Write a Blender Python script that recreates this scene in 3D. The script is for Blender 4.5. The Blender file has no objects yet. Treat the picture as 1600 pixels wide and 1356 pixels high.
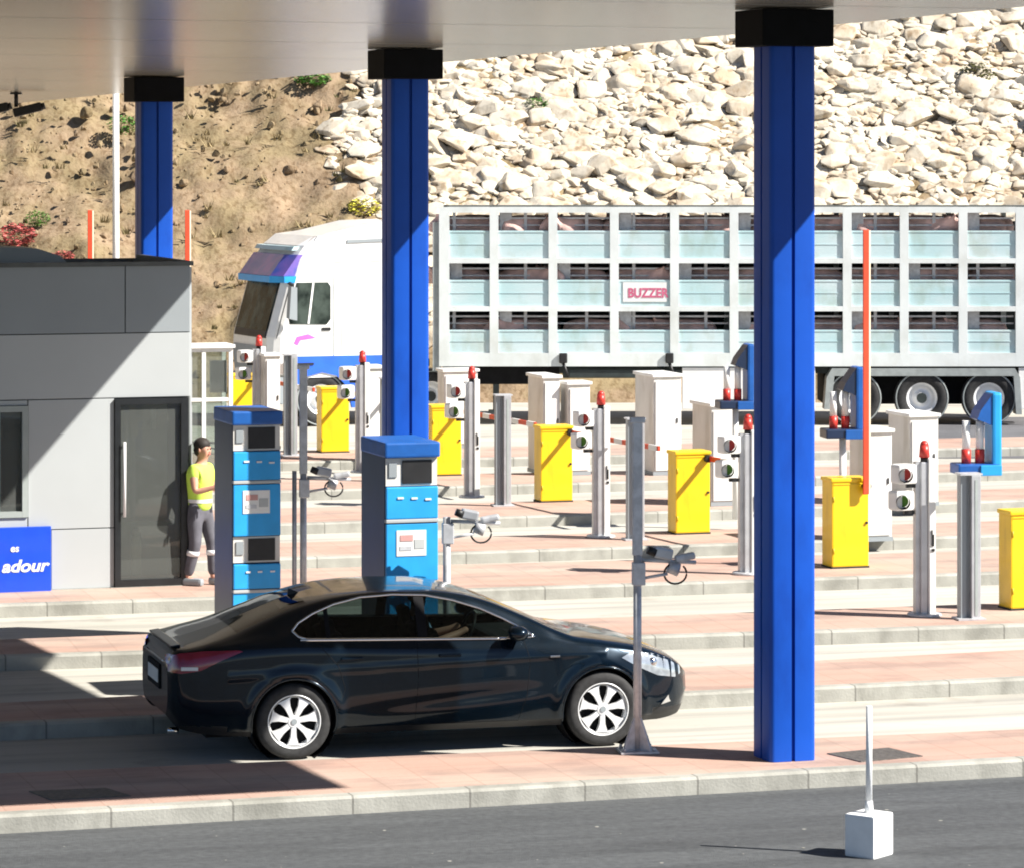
import bpy, bmesh, math, random
import numpy as np
from mathutils import Vector, Matrix, noise
rnd = random.Random(7)
npr = np.random.RandomState(11)
R = math.radians
scene = bpy.context.scene
COL = scene.collection

# ------------------------------------------------------------------ camera, sky, sun, exposure
F_PX, HOR, CAMZ = 5800.0, 230.0, 5.44          # focal length in photo pixels, horizon row, eye height
cam_d = bpy.data.cameras.new('camera'); cam = bpy.data.objects.new('camera', cam_d); COL.objects.link(cam)
cam.location = (0, 0, CAMZ); cam.rotation_euler = (R(90), 0, 0)
cam_d.sensor_width = 36; cam_d.lens = F_PX / 1600 * 36
cam_d.shift_y = -(678 - HOR) / 1600; cam_d.clip_end = 3000
scene.camera = cam
SUN_AZ = math.atan2(0.957, -0.291); SUN_EL = R(41)
w = bpy.data.worlds.new('World'); scene.world = w; w.use_nodes = True
nt = w.node_tree; sky = nt.nodes.new('ShaderNodeTexSky'); sky.sky_type = 'NISHITA'; sky.sun_disc = False; sky.air_density = 0.7; sky.dust_density = 0.4; sky.altitude = 900
sky.sun_elevation = SUN_EL; sky.sun_rotation = SUN_AZ
bg = nt.nodes['Background']; bg.inputs['Strength'].default_value = 0.05
nt.links.new(sky.outputs[0], bg.inputs[0])
sd = bpy.data.lights.new('sun', 'SUN'); sd.energy = 5.0; sd.angle = R(0.5); sd.color = (1, 0.95, 0.87)
sun = bpy.data.objects.new('sun', sd); COL.objects.link(sun)
sdir = Vector((math.sin(SUN_AZ) * math.cos(SUN_EL), math.cos(SUN_AZ) * math.cos(SUN_EL), math.sin(SUN_EL)))
sun.rotation_euler = sdir.to_track_quat('Z', 'Y').to_euler(); sun.location = (20, 0, 30)
vs = scene.view_settings; vs.view_transform = 'Standard'; vs.look = 'None'; vs.exposure = 1.2; vs.gamma = 1
scene.cycles.max_bounces = 8; scene.cycles.diffuse_bounces = 2; scene.cycles.transparent_max_bounces = 12
scene.cycles.filter_width = 1.9

# ------------------------------------------------------------------ helpers
def G(px, py, z=0.0):
    s = (py - HOR) / (CAMZ - z)
    return Vector(((px - 800) / s, F_PX / s, z))
def sc(py, z=0.15): return (py - HOR) / (CAMZ - z)

def mat(name, col, rough=0.6, metal=0.0, var=0.08, scale=6.0, bump=0.0, bscale=None, coat=0.0, spec=0.5, emit=None, col2=None, detail=4, vscale=(1, 1, 1), lo=.38, hi=.62):
    m = bpy.data.materials.new(name); m.use_nodes = True
    n = m.node_tree.nodes; l = m.node_tree.links; b = n['Principled BSDF']
    b.inputs['Roughness'].default_value = rough; b.inputs['Metallic'].default_value = metal
    b.inputs['Coat Weight'].default_value = coat; b.inputs['Coat Roughness'].default_value = 0.04
    b.inputs['Specular IOR Level'].default_value = spec
    tc = n.new('ShaderNodeTexCoord'); mp = n.new('ShaderNodeMapping'); mp.inputs['Scale'].default_value = vscale
    l.new(tc.outputs['Object'], mp.inputs[0])
    nz = n.new('ShaderNodeTexNoise'); nz.inputs['Scale'].default_value = scale; nz.inputs['Detail'].default_value = detail
    l.new(mp.outputs[0], nz.inputs['Vector'])
    cr = n.new('ShaderNodeValToRGB'); l.new(nz.outputs['Fac'], cr.inputs[0])
    c2 = col2 or tuple(min(1, c * (1 + var)) for c in col)
    c1 = col if col2 else tuple(c * (1 - var) for c in col)
    cr.color_ramp.elements[0].position = lo; cr.color_ramp.elements[1].position = hi
    cr.color_ramp.elements[0].color = (*c1, 1); cr.color_ramp.elements[1].color = (*c2, 1)
    l.new(cr.outputs[0], b.inputs['Base Color'])
    if bump:
        nb = n.new('ShaderNodeTexNoise'); nb.inputs['Scale'].default_value = bscale or scale * 6; nb.inputs['Detail'].default_value = 6
        l.new(mp.outputs[0], nb.inputs['Vector'])
        bp = n.new('ShaderNodeBump'); bp.inputs['Strength'].default_value = bump; bp.inputs['Distance'].default_value = 0.02
        l.new(nb.outputs['Fac'], bp.inputs['Height']); l.new(bp.outputs[0], b.inputs['Normal'])
    return m

def glassmat(name, tint, haze=0.0, rough=0.02):
    m = bpy.data.materials.new(name); m.use_nodes = True; n = m.node_tree.nodes; l = m.node_tree.links
    n.remove(n['Principled BSDF']); out = n['Material Output']
    tr = n.new('ShaderNodeBsdfTransparent'); gl = n.new('ShaderNodeBsdfGlossy'); gl.inputs['Roughness'].default_value = rough
    nz = n.new('ShaderNodeTexNoise'); nz.inputs['Scale'].default_value = 3
    mx0 = n.new('ShaderNodeMixRGB'); mx0.inputs[1].default_value = (*tint, 1); mx0.inputs[2].default_value = (*[c * .8 for c in tint], 1)
    l.new(nz.outputs['Fac'], mx0.inputs[0]); l.new(mx0.outputs[0], tr.inputs[0])
    fr = n.new('ShaderNodeFresnel'); fr.inputs[0].default_value = 1.5
    mx = n.new('ShaderNodeMixShader'); l.new(fr.outputs[0], mx.inputs[0]); l.new(tr.outputs[0], mx.inputs[1]); l.new(gl.outputs[0], mx.inputs[2])
    if haze:
        df = n.new('ShaderNodeBsdfDiffuse'); df.inputs[0].default_value = (.45, .48, .46, 1); m2 = n.new('ShaderNodeMixShader'); m2.inputs[0].default_value = haze
        l.new(mx.outputs[0], m2.inputs[1]); l.new(df.outputs[0], m2.inputs[2]); l.new(m2.outputs[0], out.inputs[0])
    else: l.new(mx.outputs[0], out.inputs[0])
    return m

class MB:
    """collects shapes, then links them as ONE mesh object"""
    def __init__(s): s.bm = bmesh.new()
    def _new(s, geom, M, smooth=False):
        vs = [g for g in geom if isinstance(g, bmesh.types.BMVert)]
        bmesh.ops.transform(s.bm, matrix=M, verts=vs)
        if smooth:
            for v in vs:
                for f in v.link_faces: f.smooth = True
        return vs
    def box(s, c, d, rz=0, bev=0.0, rx=0, ry=0):
        g = bmesh.ops.create_cube(s.bm, size=1)['verts']
        bmesh.ops.scale(s.bm, vec=d, verts=g)
        if bev:
            es = list({e for v in g for e in v.link_edges})
            r = bmesh.ops.bevel(s.bm, geom=es, offset=bev, segments=2, affect='EDGES', profile=.6, clamp_overlap=True)
            g = list({v for f in r['faces'] for v in f.verts} | {v for v in g if v.is_valid})
        M = Matrix.Translation(c) @ Matrix.Rotation(rz, 4, 'Z') @ Matrix.Rotation(ry, 4, 'Y') @ Matrix.Rotation(rx, 4, 'X')
        s._new(g, M); return s
    def cyl(s, a, b, r, r2=None, seg=16, caps=True, smooth=True):
        a = Vector(a); b = Vector(b); d = b - a; L = d.length
        g = bmesh.ops.create_cone(s.bm, cap_ends=caps, cap_tris=False, segments=seg, radius1=r, radius2=r if r2 is None else r2, depth=L)['verts']
        M = Matrix.Translation((a + b) / 2) @ d.to_track_quat('Z', 'Y').to_matrix().to_4x4()
        s._new(g, M)
        if smooth:
            for v in g:
                for f in v.link_faces:
                    if len(f.verts) == 4: f.smooth = True
        return s
    def sph(s, c, r, sub=2, scl=(1, 1, 1)):
        g = bmesh.ops.create_icosphere(s.bm, subdivisions=sub, radius=r)['verts']
        s._new(g, Matrix.Translation(c) @ Matrix.Diagonal((*scl, 1)), True); return s
    def poly(s, pts):
        vv = [s.bm.verts.new(p) for p in pts]; s.bm.faces.new(vv); return s
    def prism(s, pts2, y0, y1, axis='y'):
        """outline of (x,z) points extruded from y0 to y1"""
        f = (lambda p, t: (p[0], t, p[1])) if axis == 'y' else ((lambda p, t: (p[0], p[1], t)) if axis == 'z' else (lambda p, t: (t, p[0], p[1])))
        a = [s.bm.verts.new(f(p, y0)) for p in pts2]; b = [s.bm.verts.new(f(p, y1)) for p in pts2]
        n = len(pts2); s.bm.faces.new(a); s.bm.faces.new(b[::-1])
        for i in range(n): s.bm.faces.new([a[i], b[i], b[(i + 1) % n], a[(i + 1) % n]])
        return s
    def tube(s, pts, r, seg=8):
        pts = [Vector(p) for p in pts]; rings = []
        for i, p in enumerate(pts):
            t = (pts[min(i + 1, len(pts) - 1)] - pts[max(i - 1, 0)]).normalized()
            u = t.cross(Vector((0, 0, 1)));
            if u.length < .05: u = t.cross(Vector((0, 1, 0)))
            u.normalize(); v = t.cross(u)
            rr = r[i] if isinstance(r, (list, tuple)) else r
            rings.append([s.bm.verts.new(p + (u * math.cos(k * 2 * math.pi / seg) + v * math.sin(k * 2 * math.pi / seg)) * rr) for k in range(seg)])
        for i in range(len(rings) - 1):
            for k in range(seg):
                f = s.bm.faces.new([rings[i][k], rings[i][(k + 1) % seg], rings[i + 1][(k + 1) % seg], rings[i + 1][k]]); f.smooth = True
        s.bm.faces.new(rings[0][::-1]); s.bm.faces.new(rings[-1]); return s
    def lathe(s, prof, seg=40, axis='y', c=(0, 0, 0)):
        """prof: (radius, offset) pairs around axis"""
        rings = []
        for r, o in prof:
            ring = []
            for k in range(seg):
                a = 2 * math.pi * k / seg
                if axis == 'y': p = (c[0] + r * math.cos(a), c[1] + o, c[2] + r * math.sin(a))
                else: p = (c[0] + r * math.cos(a), c[1] + r * math.sin(a), c[2] + o)
                ring.append(s.bm.verts.new(p))
            rings.append(ring)
        for i in range(len(rings) - 1):
            for k in range(seg):
                f = s.bm.faces.new([rings[i][k], rings[i][(k + 1) % seg], rings[i + 1][(k + 1) % seg], rings[i + 1][k]]); f.smooth = True
        return s
    def build(s, name, m, parent=None, recalc=True):
        if recalc: bmesh.ops.recalc_face_normals(s.bm, faces=s.bm.faces)
        me = bpy.data.meshes.new(name); s.bm.to_mesh(me); s.bm.free(); me.materials.append(m)
        o = bpy.data.objects.new(name, me); COL.objects.link(o)
        if parent: o.parent = parent
        return o

def tag(o, label=None, cat=None, group=None, kind=None):
    if label: o['label'] = label
    if cat: o['category'] = cat
    if group: o['group'] = group
    if kind: o['kind'] = kind
    return o
def thing(name, loc, rz, label, cat, group=None):
    o = bpy.data.objects.new(name, None); COL.objects.link(o); o.empty_display_size = .2
    o.location = loc; o.rotation_euler = (0, 0, rz); return tag(o, label, cat, group)
def kids(o): return [c for c in list(o.children)]
def dup(o, loc=None, rz=None, label=None, parent=None):
    c = o.copy(); COL.objects.link(c)
    if parent: c.parent = parent
    if loc is not None: c.location = loc
    if rz is not None: c.rotation_euler = (0, 0, rz)
    if label: c['label'] = label
    for k in kids(o): dup(k, parent=c)
    return c
def mesh_from(name, verts, faces, m, parent=None, smooth=True):
    me = bpy.data.meshes.new(name)
    me.from_pydata([tuple(v) for v in verts], [], faces); me.materials.append(m)
    if smooth: me.shade_smooth()
    o = bpy.data.objects.new(name, me); COL.objects.link(o)
    if parent: o.parent = parent
    return o
def text(name, s, size, m, parent, loc, rot, shear=0.0, sx=1.0, bold=0.0):
    cu = bpy.data.curves.new(name, 'FONT'); cu.body = s; cu.size = size; cu.extrude = .002; cu.shear = shear; cu.offset = bold
    cu.align_x = 'RIGHT'
    t = bpy.data.objects.new(name, cu); COL.objects.link(t)
    dg = bpy.context.evaluated_depsgraph_get(); me = bpy.data.meshes.new_from_object(t.evaluated_get(dg))
    bpy.data.objects.remove(t); me.materials.append(m) if not me.materials else None
    me.materials[0] = m
    o = bpy.data.objects.new(name, me); COL.objects.link(o); o.parent = parent; o.location = loc; o.rotation_euler = rot; o.scale = (sx, 1, 1)
    return o
def skin(name, pts, edges, m, parent=None, sub=2):
    """pts: (x,y,z,r); one continuous skinned surface rooted at vertex 0"""
    me = bpy.data.meshes.new(name); me.from_pydata([p[:3] for p in pts], edges, [])
    o = bpy.data.objects.new(name, me); COL.objects.link(o)
    sk = o.modifiers.new('s', 'SKIN'); sk.use_smooth_shade = True
    lay = me.skin_vertices[0].data
    for i, p in enumerate(pts):
        r = p[3]; lay[i].radius = (r, r) if not isinstance(r, tuple) else r
    lay[0].use_root = True
    ss = o.modifiers.new('u', 'SUBSURF'); ss.levels = sub; ss.render_levels = sub
    dg = bpy.context.evaluated_depsgraph_get(); me2 = bpy.data.meshes.new_from_object(o.evaluated_get(dg))
    bpy.data.objects.remove(o); me2.materials.clear(); me2.materials.append(m); me2.name = name
    o = bpy.data.objects.new(name, me2); COL.objects.link(o)
    if parent: o.parent = parent
    return o

# ------------------------------------------------------------------ materials
M = {}
M['asphalt'] = mat('asphalt', (.068, .073, .078), .92, scale=14, bump=.6, bscale=150, detail=12, col2=(.105, .112, .117), lo=.3, hi=.7)
M['asphalt_far'] = mat('asphalt_far', (.11, .11, .12), .9, var=.15, scale=.8, bump=.3, bscale=60)
M['lane'] = mat('concrete_lane', (.38, .365, .32), .88, scale=.45, bump=.25, bscale=60, col2=(.50, .48, .43), detail=9, vscale=(.35, 1.6, 1), lo=.3, hi=.7)
M['dirt'] = mat('dirt', (.205, .145, .088), .95, scale=1.6, bump=1.0, bscale=14, col2=(.345, .25, .16), detail=14, lo=.3, hi=.7)
M['rock'] = mat('rock', (.47, .42, .335), .9, scale=1.6, bump=.6, bscale=9, col2=(.66, .60, .50), detail=8, lo=.3, hi=.68)
M['blue'] = mat('blue_paint', (.004, .070, .43), .42, var=.06, scale=1.5, coat=.0, spec=.3, bump=.04, bscale=8)
M['navy'] = mat('cap_paint', (.003, .0035, .005), .7, spec=.15, var=.2)
M['under'] = None
M['yellow'] = mat('yellow_paint', (.82, .52, .005), .42, var=.05, scale=3, coat=.2)
M['yellow_d'] = mat('yellow_trim', (.62, .42, .01), .5, var=.1, scale=3)
M['white'] = mat('white_paint', (.76, .76, .74), .45, var=.05, scale=3)
M['cabinet'] = mat('grp_cabinet', (.66, .64, .60), .6, var=.06, scale=2)
M['alu'] = mat('aluminium', (.52, .53, .55), .42, metal=.55, var=.08, scale=5)
M['galv'] = mat('galvanised', (.55, .56, .58), .5, metal=.4, var=.12, scale=14)
M['black'] = mat('black_plastic', (.012, .012, .013), .5, var=.2)
M['rubber'] = mat('rubber', (.022, .022, .023), .8, var=.25, scale=20)
M['red'] = mat('red_plastic', (.50, .035, .025), .4, var=.1)
M['orange'] = mat('orange_red', (.66, .06, .02), .45, var=.08)
M['cream'] = mat('cream_reflective', (.85, .72, .55), .5, var=.05)
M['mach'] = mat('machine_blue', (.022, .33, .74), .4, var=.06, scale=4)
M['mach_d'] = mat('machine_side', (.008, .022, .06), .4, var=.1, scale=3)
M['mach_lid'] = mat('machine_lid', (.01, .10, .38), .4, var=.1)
M['panel'] = mat('booth_panel', (.42, .445, .455), .5, var=.025, scale=.8, bump=.02, bscale=2)
M['parapet'] = mat('booth_parapet', (.27, .30, .32), .5, var=.03, scale=.8)
M['core'] = mat('booth_core', (.10, .11, .11), .7, var=.1)
M['dframe'] = mat('door_frame', (.012, .014, .016), .4, var=.2)
M['wframe'] = mat('window_frame', (.34, .38, .37), .45, var=.05)
M['glass'] = glassmat('clear_glass', (.70, .78, .74), .16)
M['signblue'] = mat('sign_blue', (.01, .07, .62), .35, var=.05, coat=.2)
M['floor'] = mat('booth_floor', (.30, .29, .28), .7, var=.1)
M['inner'] = mat('booth_inside', (.42, .44, .44), .7, var=.06)
M['slot'] = mat('dark_gap', (.008, .008, .009), .8, spec=.15, var=.2)
M['cyan'] = mat('trailer_panel', (.44, .62, .65), .5, scale=.7, col2=(.56, .68, .71), detail=8, vscale=(1, 1, 2.5))
M['trail_w'] = mat('trailer_frame', (.70, .745, .745), .45, var=.05, scale=1.2)
M['truckw'] = mat('truck_white', (.80, .80, .79), .3, var=.03, coat=.4)
M['truckg'] = mat('truck_grey', (.30, .33, .33), .5, var=.1)
M['dgreen'] = mat('chassis', (.025, .035, .035), .6, var=.2)
M['tblue'] = mat('skirt_blue', (.02, .12, .62), .4, var=.1, coat=.3, scale=2)
M['pig'] = mat('pig_skin', (.78, .52, .47), .7, var=.2, scale=4)
M['leaf'] = mat('leaf_green', (.07, .19, .02), .7, var=.4, scale=7)
M['leaf_o'] = mat('leaf_olive', (.13, .13, .04), .8, var=.4, scale=7)
M['leaf_r'] = mat('leaf_red', (.45, .10, .09), .8, var=.4, scale=7)
M['leaf_y'] = mat('leaf_yellow', (.55, .50, .05), .8, var=.3, scale=7)
M['drygrass'] = mat('drygrass', (.16, .14, .06), .9, scale=.8, col2=(.36, .28, .15))
M['twig'] = mat('twig', (.16, .11, .07), .9)
M['chrome'] = mat('chrome', (.75, .75, .76), .12, metal=1.0, var=.02)
M['alloy'] = mat('alloy', (.80, .81, .82), .35, metal=.25, var=.04)
M['skin'] = mat('skin', (.52, .27, .19), .6, var=.06)
M['hair'] = mat('hair', (.018, .012, .009), .7, var=.3)
M['hivis'] = mat('hivis', (.55, .78, .10), .7, var=.06)
M['shirt'] = mat('shirt', (.75, .72, .50), .8, var=.06)
M['trouser'] = mat('trouser', (.10, .10, .12), .85, var=.2)
M['silver'] = mat('reflective', (.75, .75, .76), .5, var=.02)
M['stopper'] = mat('white_block', (.80, .81, .81), .6, var=.03, scale=8, bump=.1)

def streaks(m, rz, sx, sy, dark, lo, hi, mix=1.0, detail=6):
    n = m.node_tree.nodes; l = m.node_tree.links; b = n['Principled BSDF']
    tc = n.new('ShaderNodeTexCoord'); mp = n.new('ShaderNodeMapping'); mp.vector_type = 'TEXTURE'; mp.inputs['Rotation'].default_value = (0, 0, rz); mp.inputs['Scale'].default_value = (sx, sy, 1)
    l.new(tc.outputs['Object'], mp.inputs[0]); nz = n.new('ShaderNodeTexNoise'); nz.inputs['Scale'].default_value = 1; nz.inputs['Detail'].default_value = detail; nz.inputs['Roughness'].default_value = .6
    l.new(mp.outputs[0], nz.inputs[0]); cr = n.new('ShaderNodeValToRGB'); cr.color_ramp.elements[0].position = lo; cr.color_ramp.elements[1].position = hi
    cr.color_ramp.elements[0].color = (*dark, 1); cr.color_ramp.elements[1].color = (1, 1, 1, 1); l.new(nz.outputs['Fac'], cr.inputs[0])
    mx = n.new('ShaderNodeMixRGB'); mx.blend_type = 'MULTIPLY'; mx.inputs[0].default_value = mix
    old = b.inputs['Base Color'].links[0].from_socket; l.new(old, mx.inputs[1]); l.new(cr.outputs[0], mx.inputs[2]); l.new(mx.outputs[0], b.inputs['Base Color'])
streaks(M['lane'], R(16), 6, .28, (.74, .74, .75), .34, .52); streaks(M['lane'], 0, .9, .9, (.80, .78, .76), .30, .42)
streaks(M['asphalt'], R(17.6), 7, .35, (.74, .74, .75), .38, .62); streaks(M['asphalt'], 0, 1.8, .5, (.80, .80, .80), .34, .46)
streaks(M['rock'], 0, .8, .8, (.82, .72, .62), .36, .54); streaks(M['rock'], .4, .22, .22, (.60, .52, .44), .32, .46)
streaks(M['dirt'], 0, .12, .12, (.62, .56, .48), .36, .52); streaks(M['dirt'], .3, 1.6, 1.6, (.84, .89, .76), .40, .6)
streaks(M['cyan'], 0, .5, .5, (.86, .84, .78), .36, .5); streaks(M['trail_w'], 0, .7, .7, (.86, .85, .82), .34, .5)
streaks(M['yellow'], 0, .12, .12, (.88, .84, .8), .34, .46); streaks(M['cabinet'], 0, .3, .3, (.84, .82, .78), .34, .5)
streaks(M['blue'], 0, .35, .35, (.78, .80, .84), .34, .5)
def kerbmat():
    m = mat('kerb_stone', (.34, .335, .30), .85, var=.10, scale=3, bump=.2, bscale=40)
    n = m.node_tree.nodes; l = m.node_tree.links; b = n['Principled BSDF']
    tc = n.new('ShaderNodeTexCoord'); sp = n.new('ShaderNodeSeparateXYZ'); l.new(tc.outputs['Object'], sp.inputs[0])
    md = n.new('ShaderNodeMath'); md.operation = 'FRACT'; l.new(sp.outputs[0], md.inputs[0])
    cp = n.new('ShaderNodeMath'); cp.operation = 'LESS_THAN'; cp.inputs[1].default_value = .018; l.new(md.outputs[0], cp.inputs[0])
    mx = n.new('ShaderNodeMixRGB'); mx.inputs[2].default_value = (.19, .185, .165, 1)
    old = b.inputs['Base Color'].links[0].from_socket; l.new(old, mx.inputs[1]); l.new(cp.outputs[0], mx.inputs[0]); l.new(mx.outputs[0], b.inputs['Base Color'])
    return m
M['kerb'] = kerbmat()
def pavemat():
    m = mat('island_paving', (.43, .26, .205), .9, scale=.5, bump=.3, bscale=50, col2=(.47, .37, .31), detail=9, vscale=(.4, 1.5, 1), lo=.3, hi=.7)
    n = m.node_tree.nodes; l = m.node_tree.links; b = n['Principled BSDF']
    tc = n.new('ShaderNodeTexCoord'); br = n.new('ShaderNodeTexBrick'); br.inputs['Scale'].default_value = 1
    br.inputs['Brick Width'].default_value = .4; br.inputs['Row Height'].default_value = .4; br.inputs['Mortar Size'].default_value = .008; br.offset = 0
    br.inputs['Color1'].default_value = (1, 1, 1, 1); br.inputs['Color2'].default_value = (.93, .92, .91, 1); br.inputs['Mortar'].default_value = (.82, .80, .78, 1)
    l.new(tc.outputs['Object'], br.inputs[0]); mx = n.new('ShaderNodeMixRGB'); mx.blend_type = 'MULTIPLY'; mx.inputs[0].default_value = .9
    old = b.inputs['Base Color'].links[0].from_socket; l.new(old, mx.inputs[1]); l.new(br.outputs[0], mx.inputs[2]); l.new(mx.outputs[0], b.inputs['Base Color'])
    return m
M['pave'] = pavemat(); streaks(M['pave'], 0, 1.1, .5, (.76, .78, .80), .36, .52); streaks(M['kerb'], 0, .5, .5, (.75, .75, .74), .36, .5)
def undermat():
    m = mat('canopy_underside', (.31, .30, .26), .24, metal=.25, var=.05, scale=.3)
    n = m.node_tree.nodes; l = m.node_tree.links; b = n['Principled BSDF']
    tc = n.new('ShaderNodeTexCoord'); wv = n.new('ShaderNodeTexWave'); wv.bands_direction = 'Y'; wv.inputs['Scale'].default_value = 1.0; wv.inputs['Distortion'].default_value = .6; wv.inputs['Detail'].default_value = 2; wv.inputs['Detail Scale'].default_value = .3
    l.new(tc.outputs['Object'], wv.inputs[0]); bp = n.new('ShaderNodeBump'); bp.inputs['Strength'].default_value = .07; bp.inputs['Distance'].default_value = .02
    l.new(wv.outputs['Fac'], bp.inputs['Height']); l.new(bp.outputs[0], b.inputs['Normal'])
    return m
M['under'] = undermat()

# ------------------------------------------------------------------ the setting: ground, lanes, islands
def sheet(name, pts, m, z, cut=1):
    o = MB().poly([(p[0], p[1], z) for p in pts]).build(name, m)
    return tag(o, kind='structure')
sheet('ground', [(-400, -60), (400, -60), (400, 600), (-400, 600)], M['dirt'], -.012)
n1, n2 = G(-900, 1353.6), G(2600, 1156.8)
sheet('plaza_road', [(n1.x, n1.y), (n2.x, n2.y), (30, 79), (-30, 79)], M['lane'], 0.0)
sheet('asphalt_road', [(-60, -50), (60, -50), (60, n2.y + (60 - n2.x) * .317), (n2.x, n2.y + .02), (n1.x, n1.y + .02), (-60, n1.y - (n1.x + 60) * .317)], M['asphalt'], .004)
a, b_, c, d = G(1462, 716), G(2200, 716), G(2200, 652), G(1440, 652)
sheet('far_road', [(a.x, a.y), (b_.x, b_.y), (c.x, c.y), (d.x, d.y)], M['asphalt_far'], .004)
ISL = [((0, 1303), (1600, 1213), (0, 1207), (1600, 1138)),
       ((0, 1157), (1600, 1083), (0, 1097), (1600, 1014)),
       ((0, 1048), (1600, 997), (0, 998), (1600, 940)),
       ((0, 965), (1600, 912), (0, 900), (1600, 858)),
       ((0, 905), (1600, 852), (0, 860), (1600, 812)),
       ((0, 850), (1600, 797), (0, 805), (1600, 762)),
       ((0, 795), (1600, 750), (0, 755), (1600, 722)),
       ((0, 745), (1600, 712), (0, 712), (1600, 682))]
def island(n0, n1, f0, f1, H=.15):
    A, B = G(*n0), G(*n1); C, D = G(*f0, H), G(*f1, H)
    def ext(P, Q, k0, k1): return P + (Q - P) * k0, P + (Q - P) * k1
    A, B = ext(A, B, -.35, 1.3); C, D = ext(C, D, -.35, 1.3)
    ang = math.atan2(B.y - A.y, B.x - A.x); o = A.copy(); o.z = 0
    Mi = Matrix.Rotation(-ang, 4, 'Z') @ Matrix.Translation(-o)
    a2, b2, c2, d2 = [Mi @ Vector((p.x, p.y, 0)) for p in (A, B, C, D)]
    K = .16
    bm = MB()
    top = [(a2.x, a2.y + K), (b2.x, b2.y + K), (d2.x, d2.y), (c2.x, c2.y)]
    bm.prism([(p[0], p[1]) for p in top], -.005, H - .002, axis='z')
    ob = bm.build('traffic_island', M['pave']); ob.location = o; ob.rotation_euler = (0, 0, ang); tag(ob, kind='structure')
    kb = MB(); kb.prism([(a2.y + .0, -.005), (a2.y + K - .001, -.005), (a2.y + K - .001, H + .003), (a2.y + .02, H + .003), (a2.y, H - .02)], a2.x, b2.x, axis='x')
    kb.build('kerb', M['kerb'], ob)
for q in ISL: island(*q)

# hillside: earth slope and rubble facing
HY, HS = 79.0, .80
def hz(x, y): return max(-.02, (y - HY) * HS)
def hill():
    gx = np.concatenate([np.linspace(-45, -15.5, 30), np.linspace(-15, 18, 250), np.linspace(18.6, 55, 36)]); nx, ny = len(gx), 170; V = []; Fc = []
    for j in range(ny):
        for i in range(nx):
            x = float(gx[i]); y = HY - 1 + 28 * (j / (ny - 1))
            z = (y - HY) * HS
            amp = 1 if x < -3.5 else .3
            d = noise.fractal(Vector((x * .5, y * .5, 3)), 1, 2, 6) * .28 * amp + noise.noise(Vector((x * .12, y * .12, 0))) * .5 * amp + (noise.fractal(Vector((x * 3, y * 3, 9)), .7, 2, 5) * .07 + noise.noise(Vector((x * 1.6, y * 1.6, 2))) * .06) * amp
            V.append((x, y - d * .6, z + d * .8))
    for j in range(ny - 1):
        for i in range(nx - 1):
            k = j * nx + i; Fc.append((k, k + 1, k + nx + 1, k + nx))
    o = mesh_from('hillside', V, Fc, M['dirt']); tag(o, kind='structure')
hill()
def rock_protos(n=26):
    P = []
    for k in range(n):
        bm = bmesh.new()
        for i in range(17):
            v = Vector(npr.normal(size=3)); v.normalize(); v *= npr.uniform(.8, 1)
            v.x = math.copysign(abs(v.x) ** .75, v.x); v.y = math.copysign(abs(v.y) ** .75, v.y)
            bm.verts.new(v)
        r = bmesh.ops.convex_hull(bm, input=bm.verts)
        bmesh.ops.delete(bm, geom=[v for v in bm.verts if not v.link_faces], context='VERTS')
        bmesh.ops.bevel(bm, geom=bm.edges[:], offset=.06, segments=1, affect='EDGES')
        bmesh.ops.triangulate(bm, faces=bm.faces); bm.verts.index_update()
        P.append((np.array([v.co[:] for v in bm.verts]), np.array([[v.index for v in f.verts] for f in bm.faces]))); bm.free()
    return P
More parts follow.
